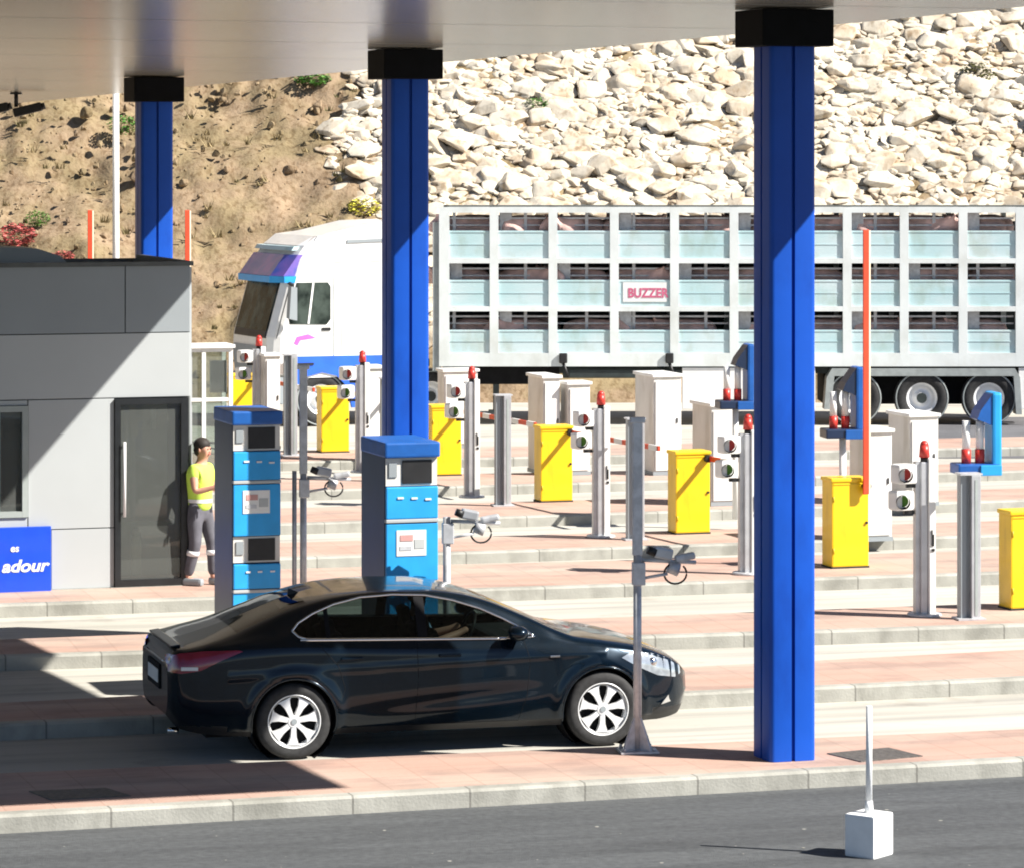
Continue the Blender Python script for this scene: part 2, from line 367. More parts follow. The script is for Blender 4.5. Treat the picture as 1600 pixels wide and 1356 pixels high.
def rocks():
    P = rock_protos(); VV = []; FF = []; off = 0
    sl = math.atan(HS); cs, sn = math.cos(sl), math.sin(sl)
    row = 0; t = 2.2
    while t < 17.5:
        x = -5.2 + npr.uniform(-.3, .3)
        while x < 17:
            size = npr.choice([.12, .17, .23, .32], p=[.28, .35, .25, .12])
            big = npr.uniform() < .04
            if big: size = .46
            edge = -4.0 - (t - 8) * .06 + .35 * math.sin(t * 1.3) + (0.9 if t < 5 else 0) * -1
            xx = x + npr.uniform(-.07, .07); tt = t + npr.uniform(-.16, .16)
            x += size * .88
            if xx < edge or (xx < edge + .5 and npr.uniform() < .4): continue
            v, f = P[npr.randint(len(P))]
            S = np.array([size * npr.uniform(.85, 1.3), size * npr.uniform(.6, .95), size * npr.uniform(.27, .44)])
            a = npr.uniform(0, 6.28); ca, sa = math.cos(a), math.sin(a)
            Rz = np.array([[ca, -sa, 0], [sa, ca, 0], [0, 0, 1]])
            til = npr.normal(scale=.16, size=3)
            Rt = np.array(Matrix.Rotation(til[0], 3, 'X') @ Matrix.Rotation(til[1], 3, 'Y'))
            Rin = np.array(Matrix.Rotation(npr.uniform(-.35, .35), 3, 'Z'))
            q = (v @ Rz.T) * S @ Rin.T @ Rt.T
            h = npr.uniform(-.04, .07) + (.06 if big else 0)
            # slope frame: x along, t up-slope, n outwards
            X = xx + q[:, 0]; T = tt + q[:, 1]; N = h + q[:, 2]
            Y = HY + T * cs - N * sn; Z = T * sn + N * cs
            VV.append(np.stack([X, Y, Z], 1)); FF.append(f + off); off += len(v)
        t += .175
    V = np.concatenate(VV); Fc = np.concatenate(FF)
    me = bpy.data.meshes.new('rock_facing'); me.vertices.add(len(V)); me.vertices.foreach_set('co', V.ravel())
    me.loops.add(Fc.size); me.loops.foreach_set('vertex_index', Fc.ravel().astype(np.int32))
    me.polygons.add(len(Fc)); me.polygons.foreach_set('loop_start', np.arange(0, Fc.size, 3, dtype=np.int32))
    me.update(calc_edges=True); me.validate(); me.shade_flat(); me.materials.append(M['rock'])
    o = bpy.data.objects.new('rock_facing', me); COL.objects.link(o)
    tag(o, 'pale cream rubble stones facing the slope behind the livestock truck', 'rubble', kind='stuff')
rocks()
def rocks_small():
    P = rock_protos(8); VV = []; FF = []; off = 0; sl = math.atan(HS); cs, sn = math.cos(sl), math.sin(sl)
    for k in range(900):
        xx = npr.uniform(-14, -3.2); tt = npr.uniform(.5, 15); v, f = P[npr.randint(8)]; size = npr.choice([.04, .07, .12, .2], p=[.5, .33, .14, .03])
        q = v * size * npr.uniform(.6, 1.1, 3)
        d = noise.fractal(Vector((xx * .5, (HY + tt * cs) * .5, 3)), 1, 2, 6) * .28
        X = xx + q[:, 0]; T = tt + q[:, 1]; N = d + .0 + q[:, 2]
        VV.append(np.stack([X, HY + T * cs - N * sn, T * sn + N * cs], 1)); FF.append(f + off); off += len(v)
    V = np.concatenate(VV); Fc = np.concatenate(FF)
    o = mesh_from('loose_stones', V.tolist(), Fc.tolist(), M['dirt'], smooth=False)
    tag(o, 'small loose stones scattered on the brown earth slope', 'stones', kind='stuff')
rocks_small()
def tufts():
    b = MB()
    for k in range(200):
        xx = rnd.uniform(-15, -3.4); tt = rnd.uniform(.5, 15); sl = math.atan(HS)
        y = HY + tt * math.cos(sl); z = tt * math.sin(sl); r = rnd.uniform(.08, .22)
        for q in range(12):
            a = rnd.uniform(0, 6.28); L = r * rnd.uniform(.6, 1.3); c = Vector((xx + rnd.uniform(-r, r) * .5, y - .1 + rnd.uniform(-r, r) * .4, z - .02))
            tip = c + Vector((math.cos(a) * L * .7, -abs(math.sin(a)) * L * .5, L)); w_ = Vector((-math.sin(a), math.cos(a), 0)) * .022
            b.poly([c - w_, c + w_, tip])
    o = b.build('dry_grass', M['drygrass'], recalc=False); tag(o, 'dry olive and straw grass tufts on the brown earth slope', 'grass', kind='stuff')
tufts()

def on_hill(px, py):
    # intersect pixel ray with the slope
    k = (HOR - py) / F_PX; y = (CAMZ + HY * HS) / (HS - k); return Vector(((px - 800) * y / F_PX, y - .15, CAMZ + k * y))
def shrub(px, py, r, m, label, name='shrub', n=520, flat=.7, cat='shrub'):
    p = on_hill(px, py); t = thing(name, p - Vector((0, 0, r * .6)), 0, label, cat)
    b = MB()
    for i in range(7):
        a = rnd.uniform(0, 6.28); b.cyl((0, 0, 0), (math.cos(a) * r * .5, math.sin(a) * r * .4, r * rnd.uniform(.5, 1.1)), .012, .005, 6)
    b.build('stem', M['twig'], t)
    f = MB()
    for i in range(n):
        u = Vector((rnd.gauss(0, 1), rnd.gauss(0, 1), rnd.gauss(0, 1))); u.normalize(); u *= r * rnd.uniform(.35, 1) ** .6
        cc = Vector((u.x * 1.1, u.y * .8, u.z * flat + r * .6)); L = r * rnd.uniform(.12, .26)
        q = Matrix.Rotation(rnd.uniform(0, 6.28), 3, 'Z') @ Matrix.Rotation(rnd.uniform(-1, 1), 3, 'X')
        f.poly([cc + q @ Vector(w_) * L for w_ in ((-.5, 0, 0), (0, -.28, .06), (.7, 0, 0), (0, .28, .06))])
    f.build('foliage', m, t, recalc=False)
shrub(838, 166, .30, M['leaf'], 'bright green shrub growing among the pale rubble stones')
shrub(1526, 116, .42, M['leaf_o'], 'dry olive brown bush at the top right of the rubble slope')
shrub(490, 124, .42, M['leaf'], 'low wide green bush on the slope under the canopy edge', flat=.4)
shrub(192, 196, .34, M['leaf'], 'green shrub on the earth slope beside the leftmost blue column')
shrub(60, 342, .28, M['leaf'], 'small bright green shrub above the booth roof at the left')
shrub(28, 368, .40, M['leaf_r'], 'reddish shrub above the booth roof beside the green one')
shrub(570, 326, .38, M['leaf_y'], 'yellow flowering shrub above the truck cab roof')
shrub(100, 400, .25, M['leaf_r'], 'low rust red plant just above the booth roof edge', flat=.5)

# ------------------------------------------------------------------ canopy and blue columns
C0 = Vector((5.85, 28.5)); DA = Vector((-.953, -.302)); DB = Vector((-.402, .916)).normalized()
def cz(y): return 6.70 - .0175 * (y - 28.5)
def canopy():
    t = thing('canopy', (C0.x, C0.y, 0), 0, 'wide pale toll plaza roof with smooth metal underside over the blue columns', 'canopy')
    la, lb, th = 15.0, 46.0, .85
    cs_ = [C0, C0 + DA * la, C0 + DA * la + DB * lb, C0 + DB * lb]
    # underside sheet in its own frame so the slats follow the roof
    u = MB(); nb = 46
    ang = math.atan2(-DA.y, -DA.x)
    lo = [Vector((p.x - C0.x, p.y - C0.y, cz(p.y))) for p in cs_]
    u.poly(lo[::-1]); us = u.build('underside', M['under'], t, recalc=False)
    b = MB(); e = .012
    bot = [Vector((p.x, p.y, p.z + e)) for p in lo]; top = [Vector((p.x, p.y, p.z + th)) for p in lo]
    vb = [b.bm.verts.new(p) for p in bot]; vt = [b.bm.verts.new(p) for p in top]
    b.bm.faces.new(vb[::-1]); b.bm.faces.new(vt)
    for i in range(4): b.bm.faces.new([vb[i], vb[(i + 1) % 4], vt[(i + 1) % 4], vt[i]])
    b.build('fascia', M['white'], t)
    tr = MB()
    for k in range(1, 12):   # joint strips across the sheet
        p0 = C0 + DB * (k * 4.0) - C0; p1 = p0 + DA * la
        z0, z1 = cz(p0.y + C0.y) - .004, cz(p1.y + C0.y) - .004
        w_ = DB * .012
        tr.poly([(p0.x - w_.x, p0.y - w_.y, z0), (p1.x - w_.x, p1.y - w_.y, z1), (p1.x + w_.x, p1.y + w_.y, z1), (p0.x + w_.x, p0.y + w_.y, z0)])
    tr.build('joint_strip', M['parapet'], t)
canopy()
def column(X, Y, label):
    zt = cz(Y); t = thing('column', (X, Y, .15), R(18), label, 'column', 'blue canopy columns')
    H = zt - .15 - .33
    b = MB(); ring = []; a_, c_, g_, gd = .212, .045, .016, .035
    out = []
    for q in range(4):      # one side of the square section with its middle groove, then a rounded corner
        side = [(a_, -g_), (a_ - gd, -g_), (a_ - gd, g_), (a_, g_), (a_, a_ - c_)] + [(a_ - c_ + c_ * math.cos(u), a_ - c_ + c_ * math.sin(u)) for u in (R(22), R(45), R(68))] + [(a_ - c_, a_)]
        for (X_, Y_) in side: cs, sn = math.cos(q * math.pi / 2), math.sin(q * math.pi / 2); out.append((X_ * cs - Y_ * sn, X_ * sn + Y_ * cs))
    n = len(out)
    for zc in (0, H): ring.append([b.bm.verts.new((p[0], p[1], zc)) for p in out])
    for k in range(n):
        f = b.bm.faces.new([ring[0][k], ring[0][(k + 1) % n], ring[1][(k + 1) % n], ring[1][k]]); f.smooth = True
    b.bm.faces.new(ring[0][::-1]); b.bm.faces.new(ring[1])
    s = b.build('shaft', M['blue'], t); s.data.set_sharp_from_angle(angle=R(30))
    MB().box((0, 0, H + .16), (.66, .66, .318), bev=.012).build('capital', M['navy'], t)
    return t
column(2.36, 32.2, 'nearest blue canopy column, standing on the front island right of the black car')
column(-1.154, 40.08, 'middle blue canopy column behind the right hand blue payment machine')
column(-4.66, 48.3, 'farthest blue canopy column rising behind the grey booth')
def cctv(px, py, label):
    X = (px - 800) * 56 / F_PX; p = Vector((X, 56, cz(56)))
    p.y = 54.5; p.x = (px - 800) * 54.5 / F_PX; zz = cz(54.5)
    t = thing('camera', (p.x, p.y, zz), 0, label, 'camera')
    MB().cyl((-.12, 0, 0), (-.12, 0, -.22), .03).box((-.12, 0, -.02), (.16, .12, .03)).build('bracket', M['black'], t)
    MB().box((.05, 0, -.26), (.42, .14, .13), ry=R(-14), bev=.02).cyl((.24, 0, -.22), (.30, 0, -.2), .05).build('housing', M['black'], t)
cctv(38, 165, 'black surveillance camera hung under the canopy edge, clear of the frame edge')
cctv(-14, 165, 'black surveillance camera under the canopy, cut by the left frame edge')
# tall white mast
p = Vector(((181 - 800) * 60 / F_PX, 60, 0))
t = thing('lamp_mast', p, 0, 'thin white mast rising behind the booth up to the canopy', 'mast')
MB().cyl((0, 0, 0), (0, 0, 7.6), .06, .05).build('pole', M['white'], t)
MB().cyl((0, 0, 0), (0, 0, .04), .2).build('base_plate', M['galv'], t)

# ------------------------------------------------------------------ toll booth
def booth():
    A = R(17.6); c0 = G(297, 913, .15)
    t = thing('toll_booth', c0, A, 'light grey panelled toll booth with glass door, half in canopy shade', 'booth')
    H = 3.86; Wd = 5.6; D = 3.0
    # core with door and window openings (front wall pieces), x runs 0 (right corner) .. -Wd
    fr = MB()
    dx0, dx1, dh = -.93, -.03, 2.26
    wx0, wx1, wz0, wz1 = -3.3, -1.98, .88, 2.20
    segs = [((-Wd, wx0), (0, H)), ((wx0, wx1), (0, wz0)), ((wx0, wx1), (wz1, H)), ((wx1, dx0), (0, H)), ((dx0, dx1), (dh, H)), ((dx1, 0), (0, H))]
    for (xa, xb), (za, zb) in segs: fr.box(((xa + xb) / 2, .06, (za + zb) / 2), (xb - xa, .08, zb - za))
    fr.box((-Wd / 2, D - .05, H / 2), (Wd, .1, H)); fr.box((-Wd + .05, D / 2, H / 2), (.1, D - .24, H))
    for (ya, yb), (za, zb) in [((.1, D - .1), (0, H))]:
        fr.box((-.05, (ya + yb) / 2, (za + zb) / 2), (.1, yb - ya, zb - za))
    fr.box((-Wd / 2, D / 2, H - .12), (Wd - .22, D - .24, .1)); fr.box((-Wd / 2, D / 2, 2.75), (Wd - .22, D - .24, .08))
    fr.build('wall', M['core'], t)
    # cladding panels proud of the core with open joints
    g = .012
    def panel(xa, xb, za, zb, m):
        MB().box(((xa + xb) / 2, .003, (za + zb) / 2), (xb - xa - g, .03, zb - za - g), bev=.004).build('cladding_panel', m, t)
    panel(-Wd, -.80, 3.05, 3.86, M['parapet']); panel(-.80, 0, 3.05, 3.86, M['parapet'])
    panel(-Wd, 0, 2.27, 3.05, M['panel'])
    panel(wx1, dx0, .72, 2.27, M['panel']); panel(-1.70, dx0, .0, .72, M['panel'])
    panel(wx0, wx1, wz1, 2.27, M['panel']); panel(-Wd, -1.70, 0, .72, M['panel']); panel(wx0, wx1, .72, wz0, M['panel']); panel(-Wd, wx0, .72, 2.27, M['panel'])
    MB().box((.008, D / 2, 1.92), (.03, D - .04, 3.83)).build('end_panel', M['panel'], t)
    MB().box((-Wd / 2, -.01, H + .02), (Wd + .06, .1, .05)).box((0.0, D / 2, H + .02), (.1, D - .12, .05)).build('coping', M['core'], t)
    # door
    dcx = (dx0 + dx1) / 2
    d = MB(); fw = .07
    d.box((dx0 + fw / 2, -.005, dh / 2), (fw, .09, dh)).box((dx1 - fw / 2 - .01, -.005, dh / 2), (fw + .02, .09, dh)).box((dcx, -.004, dh - fw / 2), (.9 - 2 * fw, .088, fw)).box((dcx, -.004, .045), (.9 - 2 * fw, .088, .09))
    dr = d.build('door', M['dframe'], t)
    MB().box((dcx, .0, dh / 2), (.9 - 2 * fw, .01, dh - .14)).build('door_pane', M['glass'], dr)
    MB().cyl((dx0 + .11, -.075, .85), (dx0 + .11, -.075, 1.75), .018).cyl((dx0 + .11, -.075, .9), (dx0 + .11, -.0, .9), .01).cyl((dx0 + .11, -.075, 1.7), (dx0 + .11, 0, 1.7), .01).build('handle', M['silver'], dr)
    # window
    wn = MB(); k = .07
    wn.box((wx0 + k / 2, -.008, (wz0 + wz1) / 2), (k, .06, wz1 - wz0)).box((wx1 - k / 2, -.008, (wz0 + wz1) / 2), (k, .06, wz1 - wz0))
    wn.box(((wx0 + wx1) / 2, -.009, wz1 - k / 2), (wx1 - wx0 - 2 * k, .055, k)).box(((wx0 + wx1) / 2, -.009, wz0 + k / 2), (wx1 - wx0 - 2 * k, .055, k))
    wo = wn.build('window', M['wframe'], t)
    MB().box((-2.33, .03, (wz0 + wz1) / 2), (.06, .03, wz1 - wz0 - .14)).build('mullion', M['silver'], wo)
    MB().box(((wx0 + wx1) / 2, .015, (wz0 + wz1) / 2), (wx1 - wx0 - 2 * k, .008, wz1 - wz0 - 2 * k)).build('pane', M['glass'], wo)
    # inside
    MB().box((-Wd / 2, D / 2, .02), (Wd - .22, D - .24, .04)).build('floor_slab', M['floor'], t)
    MB().box((-1.05, 1.2, 1.45), (.06, 1.6, 2.4)).build('partition', M['inner'], t)
    MB().box((-.56, .80, 1.40), (.9, .03, 2.6)).build('inside_wall', M['inner'], t)
    MB().box((-.5, .58, .72), (.8, .36, .05)).box((-.5, .72, .35), (.76, .03, .66)).build('counter', M['wframe'], t)
    MB().box((-.58, .40, .32), (.12, .1, .5), bev=.03).sph((-.58, .40, .60), .06).build('broom_handle', M['cream'], t)
    MB().box((-.38, .35, 1.98), (.07, .05, .26), bev=.02).build('wall_lamp', M['white'], t)
    MB().box((-2.6, 1.4, .95), (1.2, .6, .06)).box((-2.45, 1.45, 1.45), (.25, .06, .9)).build('desk', M['inner'], t)
    # blue sign at the window foot
    sg = MB().box((-2.35, -.055, .38), (1.28, .05, .78), bev=.01).build('sign_board', M['signblue'], t)
    tx = text('lettering', 'adour', .20, M['white'], sg, (-1.76, -.084, .24), (R(90), 0, 0), shear=.25, sx=1.15, bold=.006)
    tx = text('lettering', 'es', .12, M['white'], sg, (-2.10, -.084, .48), (R(90), 0, 0), shear=.1, bold=.003)
    # plinth
    MB().box((-Wd / 2, -.01, -.02), (Wd, .10, .05)).build('plinth', M['kerb'], t)
    v = MB(); v.prism([(-3.2, 0), (-1.32, 0), (-1.42, .10), (-1.7, .19), (-2.4, .22), (-3.2, .22)], .9, 1.9)
    u = v.build('roof_vent', M['parapet'], t); u.location = (0, 0, H + .0)
    return t
booth()

# glazed kiosk beyond the booth
def kiosk():
    p = G(322, 760, .15); t = thing('glazed_kiosk', p, R(17), 'small white framed glazed kiosk behind the man in the yellow vest', 'kiosk')
    H = 2.15; W2 = .40; D = .5; b = MB()
    for x in (-W2, -.06, W2 - .03): b.box((x + .02, 0, H / 2), (.06, .06, H))
    for x in (-W2 + .02, W2 - .01): b.box((x, D, H / 2), (.06, .06, H))
    for z in (.05, 1.35, H - .03): b.box((0, 0.001, z), (2 * W2, .05, .055))
    b.build('frame', M['white'], t)
    MB().box((0, D / 2, H + .03), (2 * W2 + .1, D + .15, .05)).build('roof', M['white'], t)
    MB().box((-.30, .02, H / 2), (.16, .02, H - .12)).build('side_panel', M['panel'], t)
    MB().box((.05, .02, H / 2), (.56, .012, H - .12)).build('pane', M['glass'], t)
    MB().box((.22, .12, 1.7), (.26, .08, .5)).build('inner_panel', M['truckg'], t)
kiosk()

# ------------------------------------------------------------------ payment machines
def machine(px, py, label, lower, u):
    loc = G(px, py, .15); t = thing('payment_machine', loc, R(17.6), label, 'payment machine', 'blue toll payment machines')
    W2, D, H = .53, .86, 2.42; x0, x1 = -W2 / 2, W2 / 2
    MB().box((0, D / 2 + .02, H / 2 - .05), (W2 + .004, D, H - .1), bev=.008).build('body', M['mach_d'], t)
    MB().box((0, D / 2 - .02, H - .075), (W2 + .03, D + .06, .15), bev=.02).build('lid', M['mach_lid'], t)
    def scr(z, hh, nm):
        o = MB().box((0, .012, z), (W2 - .01, .02, hh)).build(nm, M['cabinet'], t)
        MB().box((.055, -.004, z), (.30, .014, hh - .04), bev=.004).build('display', M['black'], o)
        MB().box((-.19, -.006, z + .02), (.08, .01, hh * .5)).build('card_slot', M['parapet'], o)
    scr(H - .29, .27, 'screen_panel')
    f = MB().box((0, -.005, H - .59), (W2 - .005, .05, .31), bev=.012).build('coin_panel', M['mach'], t)
    for q in (-.12, .02, .16): MB().box((q, -.034, H - .56 + .02 * math.sin(q * 40)), (.06, .012, .018)).build('coin_slot', M['silver'], f)
    MB().box((0, -.002, H - .765), (W2 + .004, .07, .035), bev=.008).build('ledge', M['panel'], t)
    f2 = MB().box((0, -.005, H - 1.07), (W2 - .005, .045, .56), bev=.01).build('front_door', M['mach'], t)
    st = MB().box((-.01, -.031, H - .98), (.30, .006, .25)).build('notice', M['white'], f2)
    MB().box((-.06, -.0365, H - .93), (.13, .004, .06)).build('print', mat('faded_print', (.55, .30, .28), .6), st); MB().box((.07, -.0365, H - .99), (.10, .004, .09)).build('print', M['inner'], st)
    MB().box((-.07, -.0365, H - 1.03), (.12, .004, .04)).build('print', M['galv'], st)
    if lower:
        scr(H - 1.50, .28, 'screen_panel')
        f3 = MB().box((0, -.005, H - 1.79), (W2 - .005, .05, .27), bev=.012).build('coin_panel', M['mach'], t)
        for q in (-.1, .03, .17): MB().box((q, -.034, H - 1.74), (.05, .012, .018)).build('coin_slot', M['silver'], f3)
        MB().box((0, -.002, H - 1.95), (W2 + .004, .07, .035), bev=.008).build('ledge', M['panel'], t)
        MB().box((0, 0, (H - 1.97) / 2), (W2 - .005, .045, H - 1.97)).build('base_door', M['mach'], t)
    else:
        MB().box((0, 0, (H - 1.36) / 2), (W2 - .005, .045, H - 1.36)).build('base_door', M['mach'], t)
        MB().box((0, -.028, H - 1.42), (.34, .02, .04)).build('tray', M['panel'], t)
machine(401, 990, 'tall blue payment machine with two screens, between the man and the car roof', True, 0)
machine(643, 1078, 'blue payment machine with white notice, in front of the middle blue column', False, 0)

# ------------------------------------------------------------------ barrier cabinets with arms
ARM = R(-67.5)      # arms reach across the lanes, towards the viewer
def barrier(px, py, label, raised=False, hgt=1.13, arm=True, loc=None):
    loc = loc or G(px, py, .15); t = thing('barrier_gate', loc, R(17.6), label, 'barrier', 'yellow barrier gates on the islands')
    W2, D = .50, .34; b = MB()
    b.box((0, D / 2, hgt / 2 - .01), (W2, D, hgt - .05), bev=.02).build('cabinet', M['yellow'], t)
    MB().box((0, D / 2, hgt - .02), (W2 + .03, D + .03, .05), bev=.015).build('cabinet_lid', M['yellow'], t)
    MB().box((0, D / 2, -.0), (W2 + .01, D + .01, .04)).build('foot_plate', M['rubber'], t)
    for zz in (.22, hgt - .26): MB().cyl((-W2 / 2 + .02, -.006, zz - .035), (-W2 / 2 + .02, -.006, zz + .035), .011, seg=8).build('hinge', M['yellow_d'], t)
    MB().box((0, -.002, hgt - .075), (W2 - .05, .012, .008)).build('door_gap', M['yellow_d'], t)
    MB().cyl((W2 / 2 - .035, -.004, hgt * .5), (W2 / 2 - .035, -.02, hgt * .5), .018).build('lock', M['black'], t)
    if arm:
        zc = hgt - .10
        MB().cyl((.2, -.0, zc), (.2, -.09, zc), .05).build('arm_hub', M['black'], t)
        L = 3.32 if raised else 3.1
        if raised:
            MB().box((.17, -.09, zc + L / 2 - .1), (.075, .03, L), bev=.008).build('arm', M['orange'], t)
            MB().box((.218, -.088, zc + L / 2 - .1), (.02, .034, L - .02)).build('arm_edge', M['cream'], t)
        else:
            d = Vector((math.cos(ARM - R(17.6)), math.sin(ARM - R(17.6)), 0))
            a = Vector((.22, -.07, zc)); ar = MB(); wh = MB()
            ang = math.atan2(d.y, d.x)
            ar.box(a + d * L / 2, (L, .03, .07), rz=ang); ar.build('arm', M['orange'], t)
            for k in range(5): MB().box(a + d * (.5 + k * .6), (.28, .036, .076), rz=ang).build('arm_stripe', M['white'], t)
    return t
barrier(1611, 952, 'yellow barrier cabinet cut by the right frame edge', arm=False)
barrier(1329, 887, 'yellow barrier cabinet with raised orange arm, right of the nearest blue column', raised=True)
barrier(1083, 834, 'yellow barrier cabinet left of the nearest blue column, arm lowered')
barrier(870, 784, 'yellow barrier cabinet under the trailer, left of the signal post with an arrow')
barrier(698, 743, 'yellow barrier cabinet just right of the middle blue column')
barrier(524, 707, 'yellow barrier cabinet in front of the blue skirt of the truck cab')
barrier(383, 681, 'farthest yellow barrier cabinet, showing above the left payment machine')
s_ = 95.0
for px, lb in ((123, 'raised red barrier arm standing left of the thin white mast'), (275, 'raised red barrier arm at the right edge of the farthest blue column')):
    loc = Vector(((px - 800) / s_, F_PX / s_, .15)); barrier(0, 0, lb, raised=True, loc=loc)

# ------------------------------------------------------------------ signal posts, detector posts, cabinets
def signal_post(px, py, label):
    loc = G(px, py, .15); t = thing('signal_post', loc, R(12), label, 'signal post', 'signal posts on the islands')
    H = 1.74
    b = MB(); b.box((-.085, .06, H / 2), (.05, .10, H)).box((-.02, .03, H / 2), (.08, .12, H), bev=.01).build('profile', M['alu'], t)
    MB().box((.065, .015, H / 2 + .02), (.085, .13, H + .04), bev=.012).build('front_profile', M['white'], t)
    MB().cyl((0, .04, 0), (0, .04, .03), .2, .19, 24).build('base_plate', M['galv'], t)
    MB().box((.07, -.056, .86), (.03, .008, .13)).box((.075, -.056, .75), (.035, .008, .03)).box((.06, -.056, .95), (.014, .008, .05)).build('emblem', M['black'], t)
    MB().cyl((.0, .04, H), (.0, .04, H + .05), .045).build('lamp_socket', M['black'], t)
    MB().cyl((.0, .04, H + .05), (.0, .04, H + .19), .062, .05, 20).sph((.0, .04, H + .19), .05).build('lamp', M['red'], t)
    for k, z in enumerate((H - .13, H - .43)):
        x = -.25 - .03 * k
        h = MB().box((x, .02, z), (.24, .2, .22), bev=.03, rz=R(14)).build('signal_head', M['white'], t)
        MB().cyl((x - .02, -.09, z), (x - .03, -.16, z - .01), .075, .08, 20, caps=False).build('hood', M['black'], h)
        MB().cyl((x - .01, -.075, z), (x - .02, -.092, z), .065, seg=20).build('lens', M['red'] if k == 0 else M['leaf'], h)
        MB().box((x + .10, .05, z - .14), (.12, .05, .04)).build('bracket', M['black'], h)
    return t
signal_post(1446, 962, 'white and grey signal post with red lamp, at the right beside the blue hood terminal')
signal_post(1170, 897, 'signal post with red lamp touching the left edge of the nearest blue column')
signal_post(940, 839, 'signal post with black arrow mark, right of the yellow cabinet below the trailer')
signal_post(738, 777, 'signal post with two white heads, right of the middle blue column')
signal_post(567, 738, 'signal post with brown lamp standing left of the middle blue column')
signal_post(405, 700, 'farthest signal post, in front of the nose of the truck cab')

def det_post(px, py, label, h=1.62):
    loc = G(px, py, .15); t = thing('detector_post', loc, R(12), label, 'detector post', 'aluminium detector posts on the islands')
    MB().box((-.075, .05, h / 2), (.07, .13, h), bev=.006).box((-.02, .06, h / 2), (.04, .1, h - .02)).build('rear_profile', M['parapet'], t)
    MB().box((.055, .0, h / 2), (.11, .14, h), bev=.008).build('profile', M['alu'], t)
    MB().box((.055, -.073, h / 2), (.03, .006, h - .1)).build('sensor_strip', M['wframe'], t)
    MB().box((0, .03, h + .01), (.26, .2, .02)).build('cap', M['galv'], t)
    MB().box((0, .03, .01), (.32, .26, .02)).build('foot_plate', M['galv'], t)
    return t
det_post(1515, 967, 'aluminium twin profile post below the light blue hood terminal')
det_post(1005 - 12, 843, 'aluminium twin profile post behind the camera pole by the car bonnet')
det_post(786, 790, 'aluminium twin profile post left of the yellow cabinet below the trailer')
det_post(454, 712, 'aluminium twin profile post between the truck nose and its blue skirt', 1.72)
det_post(606, 752, 'aluminium twin profile post hidden mostly by the middle blue column')

def cabinet(px, py, ptop, wpx, label, d=.55):
    s = sc(py); loc = G(px, py, .15); h = (py - ptop) / s; wd = wpx / s
    t = thing('equipment_cabinet', loc, R(17.6), label, 'cabinet', 'white equipment cabinets on the islands')
    MB().box((0, d / 2, h / 2), (wd, d, h), bev=.012).build('body', M['cabinet'], t)
    MB().box((0, d / 2, h + .01), (wd + .06, d + .07, .05), bev=.01).build('lid', M['white'], t)
    dr = MB().box((0, -.008, h / 2), (wd - .06, .02, h - .16), bev=.004).build('door', M['white'], t)
    MB().box((wd * .33, -.024, h * .55), (.02, .02, .08)).build('handle', M['black'], dr)
    MB().box((0, d / 2, .03), (wd + .02, d + .02, .06)).build('base', M['parapet'], t)
    return t
cabinet(1373, 845, 674, 45, 'white equipment cabinet directly behind the raised orange arm')
cabinet(1444, 790, 650, 48, 'white equipment cabinet behind the red lamp of the right signal post', .8)
cabinet(1131, 790, 634, 42, 'white equipment cabinet behind the yellow cabinet nearest the car bonnet', .8)
cabinet(1043, 742, 588, 46, 'white equipment cabinet standing behind the twin profile post above the bonnet', .9)
cabinet(862, 742, 590, 28, 'narrow white cabinet behind the yellow cabinet below the trailer', .8)
cabinet(905, 742, 600, 36, 'white cabinet left of the signal post with black arrow mark', .4)
cabinet(586, 720, 575, 26, 'narrow white cabinet between signal post and middle blue column', .4)
cabinet(426, 702, 556, 24, 'narrow white cabinet in front of the truck cab bumper', .4)
cabinet(720, 700, 580, 55, 'white cabinet behind the signal post right of the middle blue column', .4)

def blue_terminal(px, py, z0, label, pole=True, mm=('mach', 'mach_lid')):
    s = sc(py); loc = G(px, py, .15); t = thing('hood_terminal', loc, R(10), label, 'terminal', 'blue hood terminals')
    z = z0 - .15
    MB().box((.21, .10, z + .46), (.11, .34, .92), bev=.03).build('back_panel', M[mm[0]], t)
    MB().prism([(.155, z + .55), (.155, z + .90), (.02, z + .72), (-.02, z + .62)], -.05, .26).build('side_wing', M[mm[1]], t)
    MB().box((0, .10, z + .06), (.50, .36, .12), bev=.02).build('shelf', M[mm[1]], t)
    MB().box((.13, -.088, z + .05), (.25, .02, .12), bev=.01).build('shelf_front', M[mm[0]], t)
    for x in (-.12, .04):
        c_ = MB().cyl((x, .06, z + .28), (x, .06, z + .60), .045).build('tube', M['white'], t)
        MB().cyl((x, .06, z + .12), (x, .06, z + .28), .055).build('tube_base', M['red'], c_)
    if pole: MB().cyl((0.02, .12, 0), (.02, .12, z), .045).build('pole', M['white'], t)
    else: MB().cyl((0.02, .12, 1.64), (.02, .12, z), .05).build('neck', M['white'], t)
blue_terminal(1528, 960, 1.74, 'light blue hood terminal with two white tubes at the right frame side', pole=True)
blue_terminal(1318, 866, 1.66, 'blue hood terminal with painted-in shade, between nearest blue column and raised orange arm', mm=('mach_lid', 'mach_d'))  # darker blues put the shade on this terminal into its colour
blue_terminal(1150, 812, 1.72, 'blue hood terminal with painted-in shade, touching the left edge of nearest blue column', mm=('mach_lid', 'mach_d'))  # shade again painted by the darker blues

